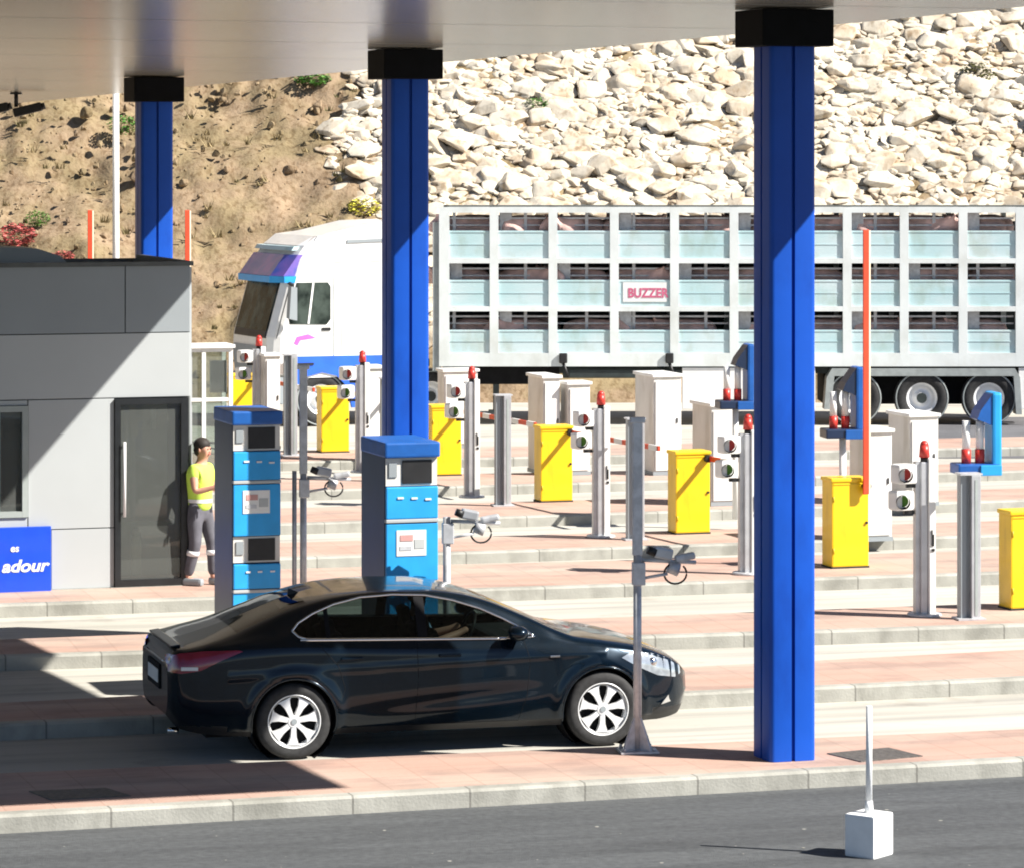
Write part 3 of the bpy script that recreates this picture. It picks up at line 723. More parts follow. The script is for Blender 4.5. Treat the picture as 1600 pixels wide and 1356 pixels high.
# camera poles on the near islands
def cam_pole(px, py, label, H=1.72, tall=0):
    loc = G(px, py, .15); t = thing('camera_pole', loc, R(8), label, 'camera pole', 'galvanised camera poles')
    MB().cyl((0, 0, .02), (0, 0, H), .038, .036, 20).build('pole', M['galv'], t)
    if tall:
        MB().box((0, 0, (H + tall) / 2), (.085, .06, tall - H), bev=.008).build('mast', M['galv'], t)
        MB().box((0, 0, tall + .02), (.13, .08, .05), bev=.008).build('mast_cap', M['galv'], t)
    g = MB()
    for a in range(4):
        an = a * math.pi / 2 + R(35); dx, dy = math.cos(an), math.sin(an); px_, py_ = -dy * .006, dx * .006
        P = [(.03, .02), (.17, .02), (.15, .07), (.045, .30), (.03, .30)]
        va = [g.bm.verts.new((dx * r + px_, dy * r + py_, z)) for r, z in P]; vb = [g.bm.verts.new((dx * r - px_, dy * r - py_, z)) for r, z in P]
        g.bm.faces.new(va); g.bm.faces.new(vb[::-1])
        for i in range(5): g.bm.faces.new([va[i], vb[i], vb[(i + 1) % 5], va[(i + 1) % 5]])
    g.build('gusset', M['galv'], t)
    MB().box((0, 0, .01), (.34, .30, .02), bev=.005).build('base_plate', M['galv'], t)
    b = MB()
    for a in range(4): b.cyl((.13 * (-1) ** a, .11 * (-1) ** (a // 2), .02), (.13 * (-1) ** a, .11 * (-1) ** (a // 2), .05), .014)
    b.build('bolt', M['galv'], t)
    MB().box((.01, 0, H - .16), (.11, .10, .20), bev=.01).build('clamp', M['galv'], t)
    MB().cyl((.04, 0, H - .04), (.52, 0, H - .07), .018).cyl((.04, -.02, H - .20), (.26, -.05, H - .16), .014).build('bracket_arm', M['galv'], t)
    h = MB().box((.22, -.03, H + .02), (.17, .10, .10), bev=.02, ry=R(12)).build('camera_housing', M['alu'], t)
    MB().cyl((.08, -.06, H + .055), (.15, -.06, H + .025), .035, .04).build('camera_lens', M['black'], h)
    h2 = MB().box((.42, -.01, H - .02), (.18, .09, .06), bev=.02, ry=R(-10)).build('flash_unit', M['galv'], t)
    MB().cyl((.27, -.03, H - .10), (.36, -.03, H - .13), .05, .06).build('flood_lamp', M['galv'], t)
    pts = [(.33 + .10 * math.cos(a), -.04, H - .16 + .09 * math.sin(a)) for a in np.linspace(.8, -4.4, 18)]
    MB().tube(pts, .009).build('cable', M['black'], t)
    return t
cam_pole(996, 1174, 'galvanised camera pole on a gusseted base in front of the car headlight', tall=2.88)
cam_pole(698, 1085, 'galvanised camera pole rising behind the car roof beside the right payment machine')
cam_pole(474, 985, 'galvanised camera pole behind the car roof beside the two screen payment machine', tall=2.86)
# slim twin pole next to it
p = G(460, 985, .15); t = thing('slim_post', p, 0, 'slim grey post standing left of the camera pole behind the car', 'post')
MB().cyl((0, 0, 0), (0, 0, 1.75), .025).build('post', M['galv'], t); MB().cyl((0, 0, 0), (0, 0, .02), .08).build('base_plate', M['galv'], t)

# drain covers
def cover(pts, label):
    P = [G(px, py, .15) for px, py in pts]; c = sum(P, Vector()) / len(P)
    o = MB().prism([(q.x - c.x, q.y - c.y) for q in P], -.004, .006, axis='z').build('manhole_cover', mat('cast_iron', (.13, .12, .11), .6, metal=.4, var=.2, scale=20, bump=.5))
    o.location = c; tag(o, label, 'manhole cover')
cover([(1292, 1177), (1345, 1190), (1442, 1181), (1388, 1168)], 'grey metal cover in the pink paving right of the nearest blue column')
cover([(45, 1236), (80, 1250), (205, 1243), (165, 1231)], 'dark metal cover in the shaded paving at lower left')

def grit():
    b = MB()
    for k in range(60):
        px, py = rnd.uniform(-50, 1650), rnd.uniform(1235, 1356)
        if py < 1312 - px * .056: continue
        p = G(px, py); r = rnd.choice((.004, .006, .008, .018)); b.poly([(p.x + r * math.cos(a) * rnd.uniform(.7, 1.3), p.y + r * math.sin(a) * 1.2, .0075) for a in (0, 1.2, 2.4, 3.7, 5)])
    tag(b.build('grit', M['kerb']), 'pale grit specks scattered on the near asphalt', 'grit', kind='stuff')
grit()
# white block with stick
def block():
    p = G(1361, 1342, 0); t = thing('marker_block', p + Vector((0, .16, 0)), R(-38), 'white concrete block with an upright white stick on the asphalt', 'marker')
    MB().box((0, 0, .165), (.265, .285, .33), bev=.018).build('block', M['stopper'], t)
    MB().cyl((0, 0, .33), (0, 0, .42), .036, .028).cyl((0, 0, .42), (0, 0, 1.15), .026, .022).build('stick', M['stopper'], t)
block()

# ------------------------------------------------------------------ black car
def pchip(xs, ys):
    xs = np.array(xs, float); ys = np.array(ys, float); h = np.diff(xs); d = np.diff(ys) / h
    m = np.zeros(len(xs)); m[0] = d[0]; m[-1] = d[-1]
    for i in range(1, len(xs) - 1):
        m[i] = 0 if d[i - 1] * d[i] <= 0 else 2 * d[i - 1] * d[i] / (d[i - 1] + d[i])
    def f(x):
        x = np.clip(np.asarray(x, float), xs[0], xs[-1]); i = np.clip(np.searchsorted(xs, x) - 1, 0, len(h) - 1)
        t = (x - xs[i]) / h[i]
        return (2*t**3-3*t**2+1)*ys[i] + (t**3-2*t**2+t)*h[i]*m[i] + (-2*t**3+3*t**2)*ys[i+1] + (t**3-t**2)*h[i]*m[i+1]
    return f
def inpoly(x, z, P):
    r = False; n = len(P); j = n - 1
    for i in range(n):
        if (P[i][1] > z) != (P[j][1] > z) and x < (P[j][0] - P[i][0]) * (z - P[i][1]) / (P[j][1] - P[i][1]) + P[i][0]: r = not r
        j = i
    return r
XR, XF, ZW, RW = 1.10, 3.96, .34, .34
def car():
    rear = G(460, 1187); front = G(942, 1166)
    ang = math.atan2(front.y - rear.y, front.x - rear.x)
    t = thing('car', (0, 0, 0), ang, 'black saloon car driving past the payment machines, seen from its right side', 'car')
    off = Matrix.Rotation(ang, 4, 'Z') @ Vector((XR, -.91, 0)); t.location = Vector((rear.x, rear.y, 0)) - off
    Wf = pchip([0, .03, .10, .25, .6, 1.1, 2.4, 3.84, 4.25, 4.5, 4.68, 4.80, 4.86], [.68, .75, .82, .875, .915, .93, .93, .925, .885, .83, .75, .64, .54])
    zb = pchip([0, .1, .4, 1, 3.8, 4.5, 4.75, 4.86], [.40, .29, .23, .20, .20, .20, .23, .34])
    zbelt = pchip([0, .08, .3, .7, 1.1, 2, 3, 3.5, 4.0, 4.35, 4.6, 4.75, 4.86], [.84, .93, .975, 1.03, 1.045, 1.01, .975, .945, .90, .84, .76, .69, .60])
    ztop = pchip([0, .04, .10, .18, .3, .6, .9, 1.25, 1.6, 2.0, 2.4, 2.7, 2.95, 3.3, 3.6, 3.75, 4.0, 4.35, 4.6, 4.75, 4.86], [.86, .96, 1.005, 1.015, 1.04, 1.13, 1.245, 1.365, 1.432, 1.456, 1.450, 1.412, 1.345, 1.20, 1.065, 1.015, .975, .91, .825, .745, .64])
    rr = pchip([0, .3, .6, 1.0, 1.5, 2.2, 2.8, 3.2, 3.5, 3.8, 4.86], [.86, .84, .76, .68, .66, .66, .68, .74, .82, .84, .8])
    dr = pchip([0, .3, .6, 1.1, 1.8, 2.6, 3.2, 3.6, 4.86], [.02, .02, .03, .03, .022, .024, .03, .03, .03])
    NU, NV = 420, 96
    # dense near ends
    uu = np.linspace(0, 1, NU); xs = 4.86 * (uu - .035 * np.sin(2 * np.pi * uu))
    v = np.linspace(0, 1, NV)
    Y = np.zeros((NU, NV)); Z = np.zeros((NU, NV)); kv = np.array([0, .07, .24, .38, .45, .6, .74, .86, 1.0])
    for i, x in enumerate(xs):
        W_, b_, bl, tp = float(Wf(x)), float(zb(x)), float(zbelt(x)), float(ztop(x)); r_, d_ = float(rr(x)), float(dr(x))
        bl = min(bl, tp - .03); yr, zr = r_ * W_, tp - d_
        zr = max(zr, bl + .005)
        my, mz = (W_ * .945 + yr) / 2 + .022, (bl + zr) / 2
        k = [(.86 * W_, b_), (.965 * W_, b_ + .09), (W_, b_ + .42 * (bl - b_)), (.99 * W_, bl - .10), (.945 * W_, bl), (my, mz), (yr, zr), (yr * .6, tp - d_ * .28), (0, tp)]
        Y[i] = pchip(kv, [p[0] for p in k])(v); Z[i] = pchip(kv, [p[1] for p in k])(v)
        # body side sculpting: shoulder crease and concave blade low on the doors
        side = np.exp(-((Z[i] - (.80 + .03 * (x - 2))) / .025) ** 2) * .008 * (v < .45)
        Y[i] += side * (1 if .5 < x < 4.0 else 0)
        bl_z = .42 + .16 * max(0, (x - 1.7)) * .5
        if 1.6 < x < 3.5: Y[i] -= np.exp(-((Z[i] - bl_z) / .07) ** 2) * .014 * (v < .4) * math.sin((x - 1.6) / 1.9 * math.pi)
    # flares round the wheels
    for i, x in enumerate(xs):
        for xc in (XR, XF):
            dd = np.sqrt((x - xc) ** 2 + (Z[i] - ZW) ** 2); Y[i] += .018 * np.exp(-((dd - .42) / .05) ** 2) * (v < .4)
    DLO = [(1.10, 1.135), (1.15, 1.085), (1.22, 1.065), (2.2, 1.035), (3.15, 1.01), (3.33, 1.015), (3.25, 1.07), (3.05, 1.18), (2.85, 1.27), (2.6, 1.35), (2.35, 1.40), (2.05, 1.413), (1.75, 1.398), (1.5, 1.345), (1.3, 1.27), (1.16, 1.195)]
    TAIL = [(.002, .80), (.002, .93), (.10, .965), (.30, .985), (.60, .99), (.64, .98), (.46, .91), (.27, .82), (.1, .79)]
    HEAD = [(4.14, .80), (4.24, .845), (4.45, .82), (4.62, .765), (4.76, .69), (4.80, .62), (4.70, .585), (4.5, .62), (4.3, .71)]
    RA = .385
    groups = {}
    xc = (xs[:-1] + xs[1:]) / 2
    for i in range(NU - 1):
        for j in range(NV - 1):
            zc = (Z[i, j] + Z[i + 1, j + 1]) / 2; x = xc[i]; vv = (v[j] + v[j + 1]) / 2
            g = 'body'
            if vv < .42 and ((x - XR) ** 2 + (zc - ZW) ** 2 < RA ** 2 or (x - XF) ** 2 + (zc - ZW) ** 2 < RA ** 2): continue
            if vv < .755 and inpoly(x, zc, DLO): g = 'side_window'
            elif vv > .765 and 2.92 < x < 3.62 : g = 'windscreen'
            elif vv > .765 and .62 < x < 1.28: g = 'rear_window'
            elif zc < b_sill(x): g = 'lower_trim'
            groups.setdefault(g, []).append((i, j))
    def emit(name, cells, m, parent, sides=(1, -1), grow=0.0, snap=False):
        idx = {}; V = []; Fc = []
        for sgn in sides:
            for (i, j) in cells:
                q = []
                for (a, b) in ((i, j), (i + 1, j), (i + 1, j + 1), (i, j + 1)):
                    key = (a, b, sgn if b < NV - 1 else 0)
                    if key not in idx:
                        idx[key] = len(V); x, y, z = xs[a], Y[a, b], Z[a, b]
                        if snap:
                            for xw in (XR, XF):
                                d_ = math.hypot(x - xw, z - ZW)
                                if b < NV * .42 and abs(d_ - RA) < .011: x = xw + (x - xw) * RA / d_; z = ZW + (z - ZW) * RA / d_
                        V.append((x, -sgn * (y + grow), z + (grow if b > NV * .7 else 0)))
                    q.append(idx[key])
                if sgn < 0: q = q[::-1]
                Fc.append(q)
        return mesh_from(name, V, Fc, m, parent)
    paint = mat('black_car_paint', (.0018, .0078, .0155), .26, metal=.5, var=.12, coat=.6, spec=.2)
    def patch(name, P, m, parent, s, o_=.004, n=40, k=8):
        X0_, X1_ = min(p[0] for p in P) + 1e-4, max(p[0] for p in P) - 1e-4; V = []; Fc = []
        for i in range(n + 1):
            x = X0_ + (X1_ - X0_) * i / n; zz = []
            for a, b in zip(P, P[1:] + P[:1]):
                if (a[0] - x) * (b[0] - x) < 0: zz.append(a[1] + (b[1] - a[1]) * (x - a[0]) / (b[0] - a[0]))
            lo_, hi_ = (min(zz), max(zz)) if zz else (0, 0)
            for j in range(k + 1):
                z_ = lo_ + (hi_ - lo_) * j / k; V.append(sp(x, z_, o_, s))
        for i in range(n):
            for j in range(k): q = i * (k + 1) + j; Fc.append((q, q + 1, q + k + 2, q + k + 1))
        return mesh_from(name, V, Fc, m, parent)
    def sp(x, z, o=.004, s=1): return (x, -s * (float(Yat(xs, Y, Z, x, z)) + o), z)
    body = emit('body', groups['body'], paint, t, snap=True)
    # close rear and front ends
    for i, s in ((0, 1), (NU - 1, -1)):
        capm = MB()
        ring = [(xs[i], -Y[i, j], Z[i, j]) for j in range(NV)] + [(xs[i], Y[i, j], Z[i, j]) for j in range(NV - 2, -1, -1)]
        capm.poly(ring); capm.build('tail_panel' if i == 0 else 'nose_panel', paint, t)
    cg = glassmat('car_glass', (.28, .34, .33))
    emit('side_window', groups['side_window'], cg, t, sides=(1,), grow=-.004); emit('side_window', groups['side_window'], cg, t, sides=(-1,), grow=-.004)
    emit('windscreen', groups['windscreen'], cg, t); emit('rear_window', groups['rear_window'], glassmat('dark_rear_glass', (.10, .12, .12)), t)
    tail = mat('tail_lens', (.22, .006, .03), .12, var=.1, coat=1)
    head = mat('head_lens', (.42, .46, .50), .12, metal=.5, var=.2, coat=1, scale=12)
    for s in (1, -1):
        tl = patch('taillight', TAIL, tail, t, s)
        MB().box((.17, -s * float(Yat(xs, Y, Z, .17, .835)), .835), (.15, .02, .03), rz=s * -.25).build('reversing_lamp', M['white'], tl)
        hd = patch('headlight', HEAD, head, t, s); MB().sph(sp(4.45, .735, -.012, s), .05, 2, (1, .5, 1)).build('bulb', M['chrome'], hd)
    for s in (1, -1): emit('lower_trim', groups['lower_trim'], M['black'], t, sides=(s,), snap=True)
    # overlays follow the surface
    def sp(x, z, o=.004, s=1): return (x, -s * (float(Yat(xs, Y, Z, x, z)) + o), z)
    for s in (1, -1):
        P = DLO + [DLO[0]]; pts = []
        for (a, b) in zip(P[:-1], P[1:]):
            for k in range(6): pts.append((a[0] + (b[0] - a[0]) * k / 6, a[1] + (b[1] - a[1]) * k / 6))
        pts.append(P[0])
        wtr = MB().tube([sp(*q, .003, s) for q in pts], .0115, 6); wtr.build('window_trim', M['chrome'], t)
        MB().tube([sp(1.16 + k * .1, 1.058 - .0265 * (k * .1), .004, s) for k in range(20)], .014, 6).build('waist_trim', M['chrome'], t)
        for xw in (XR, XF):
            pts = [(xw + RA * math.cos(a), ZW + RA * math.sin(a)) for a in np.linspace(R(-22), R(202), 40)]
            MB().tube([sp(px_, pz_, -.004, s) for px_, pz_ in pts], .012, 6).build('arch_lip', paint, t)
        se = MB()
        def seam(P2, r=.0035):
            q = []
            for (a, b) in zip(P2[:-1], P2[1:]):
                for k in range(8): q.append((a[0] + (b[0] - a[0]) * k / 8, a[1] + (b[1] - a[1]) * k / 8))
            q.append(P2[-1]); se.tube([sp(*p, -.0015, s) for p in q], r, 5)
        seam([(3.22, .99), (3.27, .80), (3.24, .5), (3.16, .27)]); seam([(2.22, 1.01), (2.23, .7), (2.2, .27)])
        seam([(1.30, 1.04), (1.50, .82), (1.56, .62), (1.52, .5), (1.46, .42)]); seam([(1.46, .27), (3.16, .27)])
        se.build('door_seam', M['slot'], t); se = MB(); seam([(4.05, .90), (4.16, .845)]); se.build('bonnet_seam', M['slot'], t)
        # B pillar
        bp = MB()
        q0 = [sp(2.24, z, .0, s) for z in np.linspace(1.035, 1.39, 6)]; q1 = [sp(2.33, z, .0, s) for z in np.linspace(1.035, 1.388, 6)]
        vv0 = [bp.bm.verts.new(p) for p in q0]; vv1 = [bp.bm.verts.new(p) for p in q1]
        for k in range(5): bp.bm.faces.new([vv0[k], vv1[k], vv1[k + 1], vv0[k + 1]])
        bp.build('pillar', M['slot'], t)
        bp = MB()
        for zz in (0,):
            q0 = [sp(1.40, z, .0, s) for z in np.linspace(1.06, 1.30, 5)]; q1 = [sp(1.44, z, .0, s) for z in np.linspace(1.06, 1.315, 5)]
            vv0 = [bp.bm.verts.new(p) for p in q0]; vv1 = [bp.bm.verts.new(p) for p in q1]
            for k in range(4): bp.bm.faces.new([vv0[k], vv1[k], vv1[k + 1], vv0[k + 1]])
        bp.build('pillar', M['slot'], t)
        for xh in (1.62, 2.52):
            p_ = sp(xh, .885, .02, s); MB().box(p_, (.20, .022, .028), bev=.009).build('door_handle', paint, t)
        p_ = sp(3.50, .84, .004, s); MB().box(p_, (.09, .01, .022), bev=.004).build('side_indicator', M['chrome'], t)
        # mirror
        mp_ = Vector(sp(3.14, 1.02, .0, s)); mr = MB(); mr.sph((mp_.x, mp_.y - s * .13, mp_.z + .045), .1, 2, (1, 1.15, .72)).box((mp_.x + .0, mp_.y - s * .03, mp_.z + .0), (.09, .12, .035), bev=.01)
        mir = mr.build('mirror', paint, t)
        bmv = mir.data
        for v_ in bmv.vertices: pass
        # fog lamp surround
        p_ = sp(4.60, .40, .0, s); MB().prism([(-.10, -.045), (.08, -.03), (.06, .055)], -.008, .008).build('fog_trim', M['chrome'], t)
        o = [c for c in t.children if c.name.startswith('fog_trim')][-1]; o.location = p_; o.rotation_euler = (0, 0, s * R(38)) if s > 0 else (0, 0, R(-38))
    # underbody, wheel wells, interior
    MB().box((2.45, 0, .26), (4.2, 1.30, .14)).build('underbody', M['slot'], t)
    for xw in (XR, XF):
        for s in (1, -1):
            wl = MB(); wl.lathe([(RA + .004, 0), (RA + .004, -.30 * s)], 40, 'y', (xw, s * .86, ZW)); wl.cyl((xw, s * .56, ZW), (xw, s * .555, ZW), RA + .01, seg=32); wl.build('wheel_well', M['slot'], t)
    sea = mat('seat_fabric', (.03, .03, .032), .9, var=.2)
    for (x, y) in ((1.62, .36), (1.62, -.36), (2.50, .36), (2.50, -.36)):
        st = MB().box((x, y, .78), (.13, .48, .58), bev=.05, ry=R(-14)).box((x + .28, y, .52), (.50, .48, .16), bev=.04).build('seat', sea, t)
        MB().box((x - .10, y, 1.10), (.09, .26, .17), bev=.035, ry=R(-10)).build('headrest', sea, st)
    MB().box((3.32, 0, .88), (.5, 1.35, .16), bev=.05).build('dashboard', sea, t)
    a = MB(); a.tube([(3.0 + .07 * math.sin(u), .36 + .18 * math.cos(u), .93 + .17 * math.sin(u)) for u in np.linspace(0, 2 * math.pi, 25)], .014, 6).cyl((3.02, .36, .93), (3.2, .36, .86), .03).build('steering_wheel', M['black'], t)
    MB().box((2.45, 0, .40), (3.0, 1.35, .12)).build('cabin_floor', sea, t)
    MB().box((1.0, 0, .92), (.55, 1.35, .10)).build('parcel_shelf', sea, t)
    # rear plate, bumper parts, grille, antenna
    pl = MB().box((-.012, 0, .70), (.014, .52, .12), bev=.003).build('number_plate', M['white'], t)
    MB().box((-.006, 0, .70), (.014, .62, .22), bev=.01).build('plate_recess', M['slot'], t)
    MB().box((.006, 0, .86), (.03, .9, .022), bev=.008).build('boot_trim', M['chrome'], t)
    MB().box((4.862, 0, .53), (.02, .80, .15), bev=.01).build('grille', M['black'], t)
    MB().box((4.862, 0, .39), (.016, .8, .08), bev=.01).build('lower_grille', M['black'], t)
    MB().box((4.872, 0, .56), (.012, .78, .022)).build('grille_bar', M['chrome'], t)
    MB().prism([(1.22, 1.35), (1.34, 1.375), (1.23, 1.42)], -.01, .01).build('antenna', M['black'], t)
    MB().box((.09, 0, 1.005), (.09, 1.16, .018), bev=.007, ry=R(-8)).build('spoiler_lip', paint, t)
    MB().cyl((.12, -.55, .25), (.02, -.55, .25), .03).build('exhaust', M['chrome'], t)
    wheels = []
    for xw in (XR, XF):
        for s in (1, -1):
            y = -s * .905
            wo = MB(); prof = [(.225, 0), (.244, .004), (.266, .012), (.305, .010), (.326, -.004), (.338, -.03), (.34, -.06), (.34, -.17), (.335, -.20), (.30, -.215), (.22, -.215)]
            wo.lathe([(r, s * o_) for r, o_ in [(r, -o_) for r, o_ in prof]], 64, 'y', (0, 0, 0))
            wh = wo.build('wheel', M['rubber'], t); wh.location = (xw, y, ZW)
            rm = MB(); rm.lathe([(.211, s * .045), (.231, s * -.004), (.240, s * -.006), (.244, s * .004), (.236, s * .03), (.218, s * .06), (.21, s * .19)], 64, 'y')
            for k in range(7):
                a0 = 2 * math.pi * k / 7 + .2
                pts = [(.045, .34), (.085, .26), (.14, .19), (.20, .23), (.224, .33)]
                top = []; bot = []
                for (r, hw), dpt in zip(pts, (.0, -.006, -.006, -.002, .0)):
                    for sg in (-1, 1):
                        a_ = a0 + sg * hw * (1 if r > .07 else 1.45)
                        top.append(rm.bm.verts.new((r * math.cos(a_), s * (.012 + dpt), r * math.sin(a_)))); bot.append(rm.bm.verts.new((r * math.cos(a_), s * .05, r * math.sin(a_))))
                for q in range(4):
                    rm.bm.faces.new([top[2*q], top[2*q+1], top[2*q+3], top[2*q+2]])
                    rm.bm.faces.new([top[2*q], top[2*q+2], bot[2*q+2], bot[2*q]]); rm.bm.faces.new([top[2*q+1], bot[2*q+1], bot[2*q+3], top[2*q+3]])
            rm.cyl((0, s * .06, 0), (0, s * .004, 0), .058, .052, 24)
            rmo = rm.build('rim', M['alloy'], wh)
            MB().cyl((0, s * .09, 0), (0, s * .10, 0), .215, seg=40).build('brake_disc', M['slot'], wh)
            MB().cyl((0, s * .004, 0), (0, s * -.004, 0), .026, seg=20).build('hub_cap', M['parapet'], wh)
    # driver
    D = thing('person', (0, 0, 0), ang, 'driver in a light blue shirt sitting behind the wheel of the black car', 'person')
    D.location = t.location
    dx, dy = 2.62, .36
    pts = [(dx, dy, .62, .15), (dx - .06, dy, .80, .15), (dx - .12, dy, .98, .16), (dx - .13, dy, 1.07, .07), (dx - .10, dy, 1.13, .055), (dx - .08, dy, 1.22, .082), (dx - .08, dy, 1.28, .065),
           (dx - .10, dy - .17, 1.02, .06), (dx + .02, dy - .25, .86, .045), (dx + .27, dy - .16, .93, .034), (dx + .36, dy - .15, .97, .03),
           (dx - .10, dy + .17, 1.02, .06), (dx + .02, dy + .25, .86, .045), (dx + .27, dy + .16, .93, .034), (dx + .36, dy + .15, .97, .03),
           (dx + .42, dy - .1, .60, .08), (dx + .75, dy - .1, .44, .06), (dx + .42, dy + .1, .60, .08), (dx + .75, dy + .1, .44, .06)]
    skin('body', pts, [(0, 1), (1, 2), (2, 3), (3, 4), (4, 5), (5, 6), (2, 7), (7, 8), (8, 9), (9, 10), (2, 11), (11, 12), (12, 13), (13, 14), (0, 15), (15, 16), (0, 17), (17, 18)], M['skin'], D)
    MB().sph((dx - .095, dy, 1.27), .095, 2, (1, .95, .8)).build('hair', M['hair'], D)
    pts2 = [(p[0], p[1], p[2], p[3] * 1.12) for p in pts[:3]] + [(dx - .13, dy, 1.09, .075)] + [(p[0], p[1], p[2], p[3] * 1.25) for p in (pts[7], pts[8], pts[11], pts[12])]
    skin('shirt', pts2, [(0, 1), (1, 2), (2, 3), (2, 4), (4, 5), (2, 6), (6, 7)], mat('blue_shirt', (.25, .42, .60), .8), D)
    return t
def b_sill(x): return .262 + (.06 if x < .5 or x > 4.45 else 0)
def Yat(xs, Y, Z, x, z):
    i = int(np.clip(np.searchsorted(xs, x), 1, len(xs) - 1)); row = Z[i]
    k = int(np.argmax(row)); kk = row.shape[0] * 80 // 100
    return np.interp(z, row[:kk], Y[i][:kk])
car()

# ------------------------------------------------------------------ livestock truck
def wheel_t(x, y, z, r, parent, name='wheel', rim=True, yr=0):
    w_ = MB().lathe([(r * .56, .03), (r * .60, -.005), (r * .8, -.012), (r * .96, .0), (r, .05), (r, .25), (r * .95, .30), (r * .55, .30)], 44, 'y').build(name, M['rubber'], parent); w_.location = (x, y, z)
    MB().lathe([(r * .57, .02), (r * .50, .03), (r * .46, .12), (r * .22, .13), (r * .20, .05), (r * .12, .04)], 40, 'y').build('rim', M['alloy'], w_)
    MB().cyl((0, .02, 0), (0, .14, 0), r * .19, seg=24).cyl((0, .16, 0), (0, .2, 0), r * .55, seg=30).build('hub', M['dgreen'], w_)
    MB().lathe([(r * .93, -.004), (r * .955, -.01), (r * .98, -.0)], 40, 'y').build('sidewall_ring', M['truckg'], w_)
    return w_
def truck():
    s = 80.0; Yt = F_PX / s; X0 = (690 - 800) / s
    t = thing('livestock_truck', (X0, Yt, 0), 0, 'white truck with a long pale slatted three deck livestock trailer', 'truck')
    def z(py): return CAMZ - (py - HOR) / s
    def x(px): return (px - 690) / s
    W2 = 2.5; posts = [694, 772, 864, 960, 1054, 1147, 1236, 1324, 1413, 1505, 1594, 1684]
    top, bot = z(324), z(573)
    fr = MB()
    for k, p in enumerate(posts):
        fr.box((x(p), .06, (top + bot) / 2), (.17 if k else .2, .12, top - bot))
    for (a, b, dd) in ((324, 333, .118), (404, 412, .09), (479, 487, .09), (552, 573, .116)):
        fr.box((x(1186), dd / 2 + .001, (z(a) + z(b)) / 2), (x(1684) - x(688), dd, z(a) - z(b)))
    for k, p in enumerate(posts):
        fr.box((x(p), W2, (top + bot) / 2), (.1, .1, top - bot))
    for (a, b) in ((324, 333), (404, 412), (479, 487), (552, 573)): fr.box((x(1186), W2, (z(a) + z(b)) / 2), (x(1684) - x(688), .1, z(a) - z(b)))
    fr.build('trailer_frame', M['trail_w'], t)
    for i in range(len(posts) - 1):
        a, b = x(posts[i]) + .085, x(posts[i + 1]) - .085
        for (pa, pb) in ((361, 404), (438, 479), (516, 552)):
            pn = MB().box(((a + b) / 2, .05, (z(pa) + z(pb)) / 2), (b - a, .03, z(pa) - z(pb)))
            pn.box(((a + b) / 2, .032, z(pa + 2)), (b - a, .012, .02)); pn.box(((a + b) / 2, .032, z((pa + pb) / 2)), (b - a, .01, .012))
            pn.build('side_panel', M['cyan'], t)
        for k, (pa, pb) in enumerate(((333, 361), (412, 438), (487, 516))):
            bars = MB(); bars.box(((a + b) / 2, .34, z(pa + 9)), (b - a, .03, .035)); bars.box(((a + b) / 2, .34, z(pa + 20)), (b - a, .031, .03))
            if (i + k) % 2: bars.box((a + .14, .34, (z(pa) + z(pb)) / 2), (.24, .034, z(pa) - z(pb)))
            bars.box((b - .45 if i % 3 else b - .7, .34, (z(pa) + z(pb)) / 2), (.06, .036, z(pa) - z(pb)))
            bars.build('gate', M['galv'], t)
        for (pa, pb) in ((350, 404), (412, 479), (487, 552)): MB().box(((a + b) / 2, W2 + .01, (z(pa) + z(pb)) / 2), (b - a + .1, .03, z(pa) - z(pb))).build('far_panel', M['dgreen'], t)
    dk = MB()
    L = x(1684) - x(694)
    for pz in (404, 479, 560): dk.box((x(694) + L / 2, W2 / 2 + .05, z(pz) - .03), (L - .05, W2 - .25, .06))
    dk.box((x(694) + L / 2, W2 / 2 + .05, top - .02), (L - .05, W2 - .25, .04))
    dk.build('deck', M['dgreen'], t)
    MB().box((x(682), W2 / 2 - .02, (z(348) + z(580)) / 2), (.15, W2 - .1, z(348) - z(580))).build('headboard', M['truckg'], t)
    MB().box((x(1186), .5, z(580)), (L, .3, .14)).box((x(1186), 1.9, z(580)), (L, .3, .14)).build('chassis_beam', M['dgreen'], t)
    MB().box((x(1010) , .07, (z(577) + z(592)) / 2), (3.0, .05, .14)).build('side_guard', M['dgreen'], t)
    MB().box((x(1170), .06, (z(575) + z(640)) / 2), (2.6, .06, z(575) - z(640)), bev=.01).build('side_skirt', M['truckw'], t)
    MB().box((x(1610), .06, (z(575) + z(640)) / 2), (.45, .06, z(575) - z(640)), bev=.01).build('side_skirt', M['truckw'], t)
    mg = MB(); mg.prism([(x(1288), z(640)), (x(1292), z(590)), (x(1300), z(576)), (x(1586), z(576)), (x(1594), z(590)), (x(1597), z(648)), (x(1588), z(648)), (x(1584), z(588)), (x(1304), z(588)), (x(1298), z(640))], .0, .5)
    mg.build('mudguard', M['truckg'], t)
    MB().box((x(1440), 1.25, .86), (3.75, 1.5, .95)).build('axle_shade_box', M['slot'], t)  # oversized black block standing for the shade between the wheels
    for px in (1336, 1441, 1546):
        wheel_t(x(px), .05, .53, .53, t)
    for px in (880, 1046):
        MB().box((x(px), -.03, z(560)), (.16, .05, .2), bev=.03).cyl((x(px), -.01, z(568)), (x(px) + .1, 0, z(590)), .03).build('marker_lamp', M['black'], t)
    MB().box((x(790), .9, z(588)), (2.1, 1.2, .36), bev=.03).build('shadow_box', M['slot'], t)  # black box added for the shadow band under the trailer
    MB().box((x(960), .7, z(584)), (2.0, .8, .22), bev=.02).build('shadow_box', M['dgreen'], t)  # second dark box, continues the same under-trailer shadow
    # name plate
    np_ = MB().box((x(1008), .028, z(457)), (.86, .012, .38)).build('name_plate', M['truckw'], t)
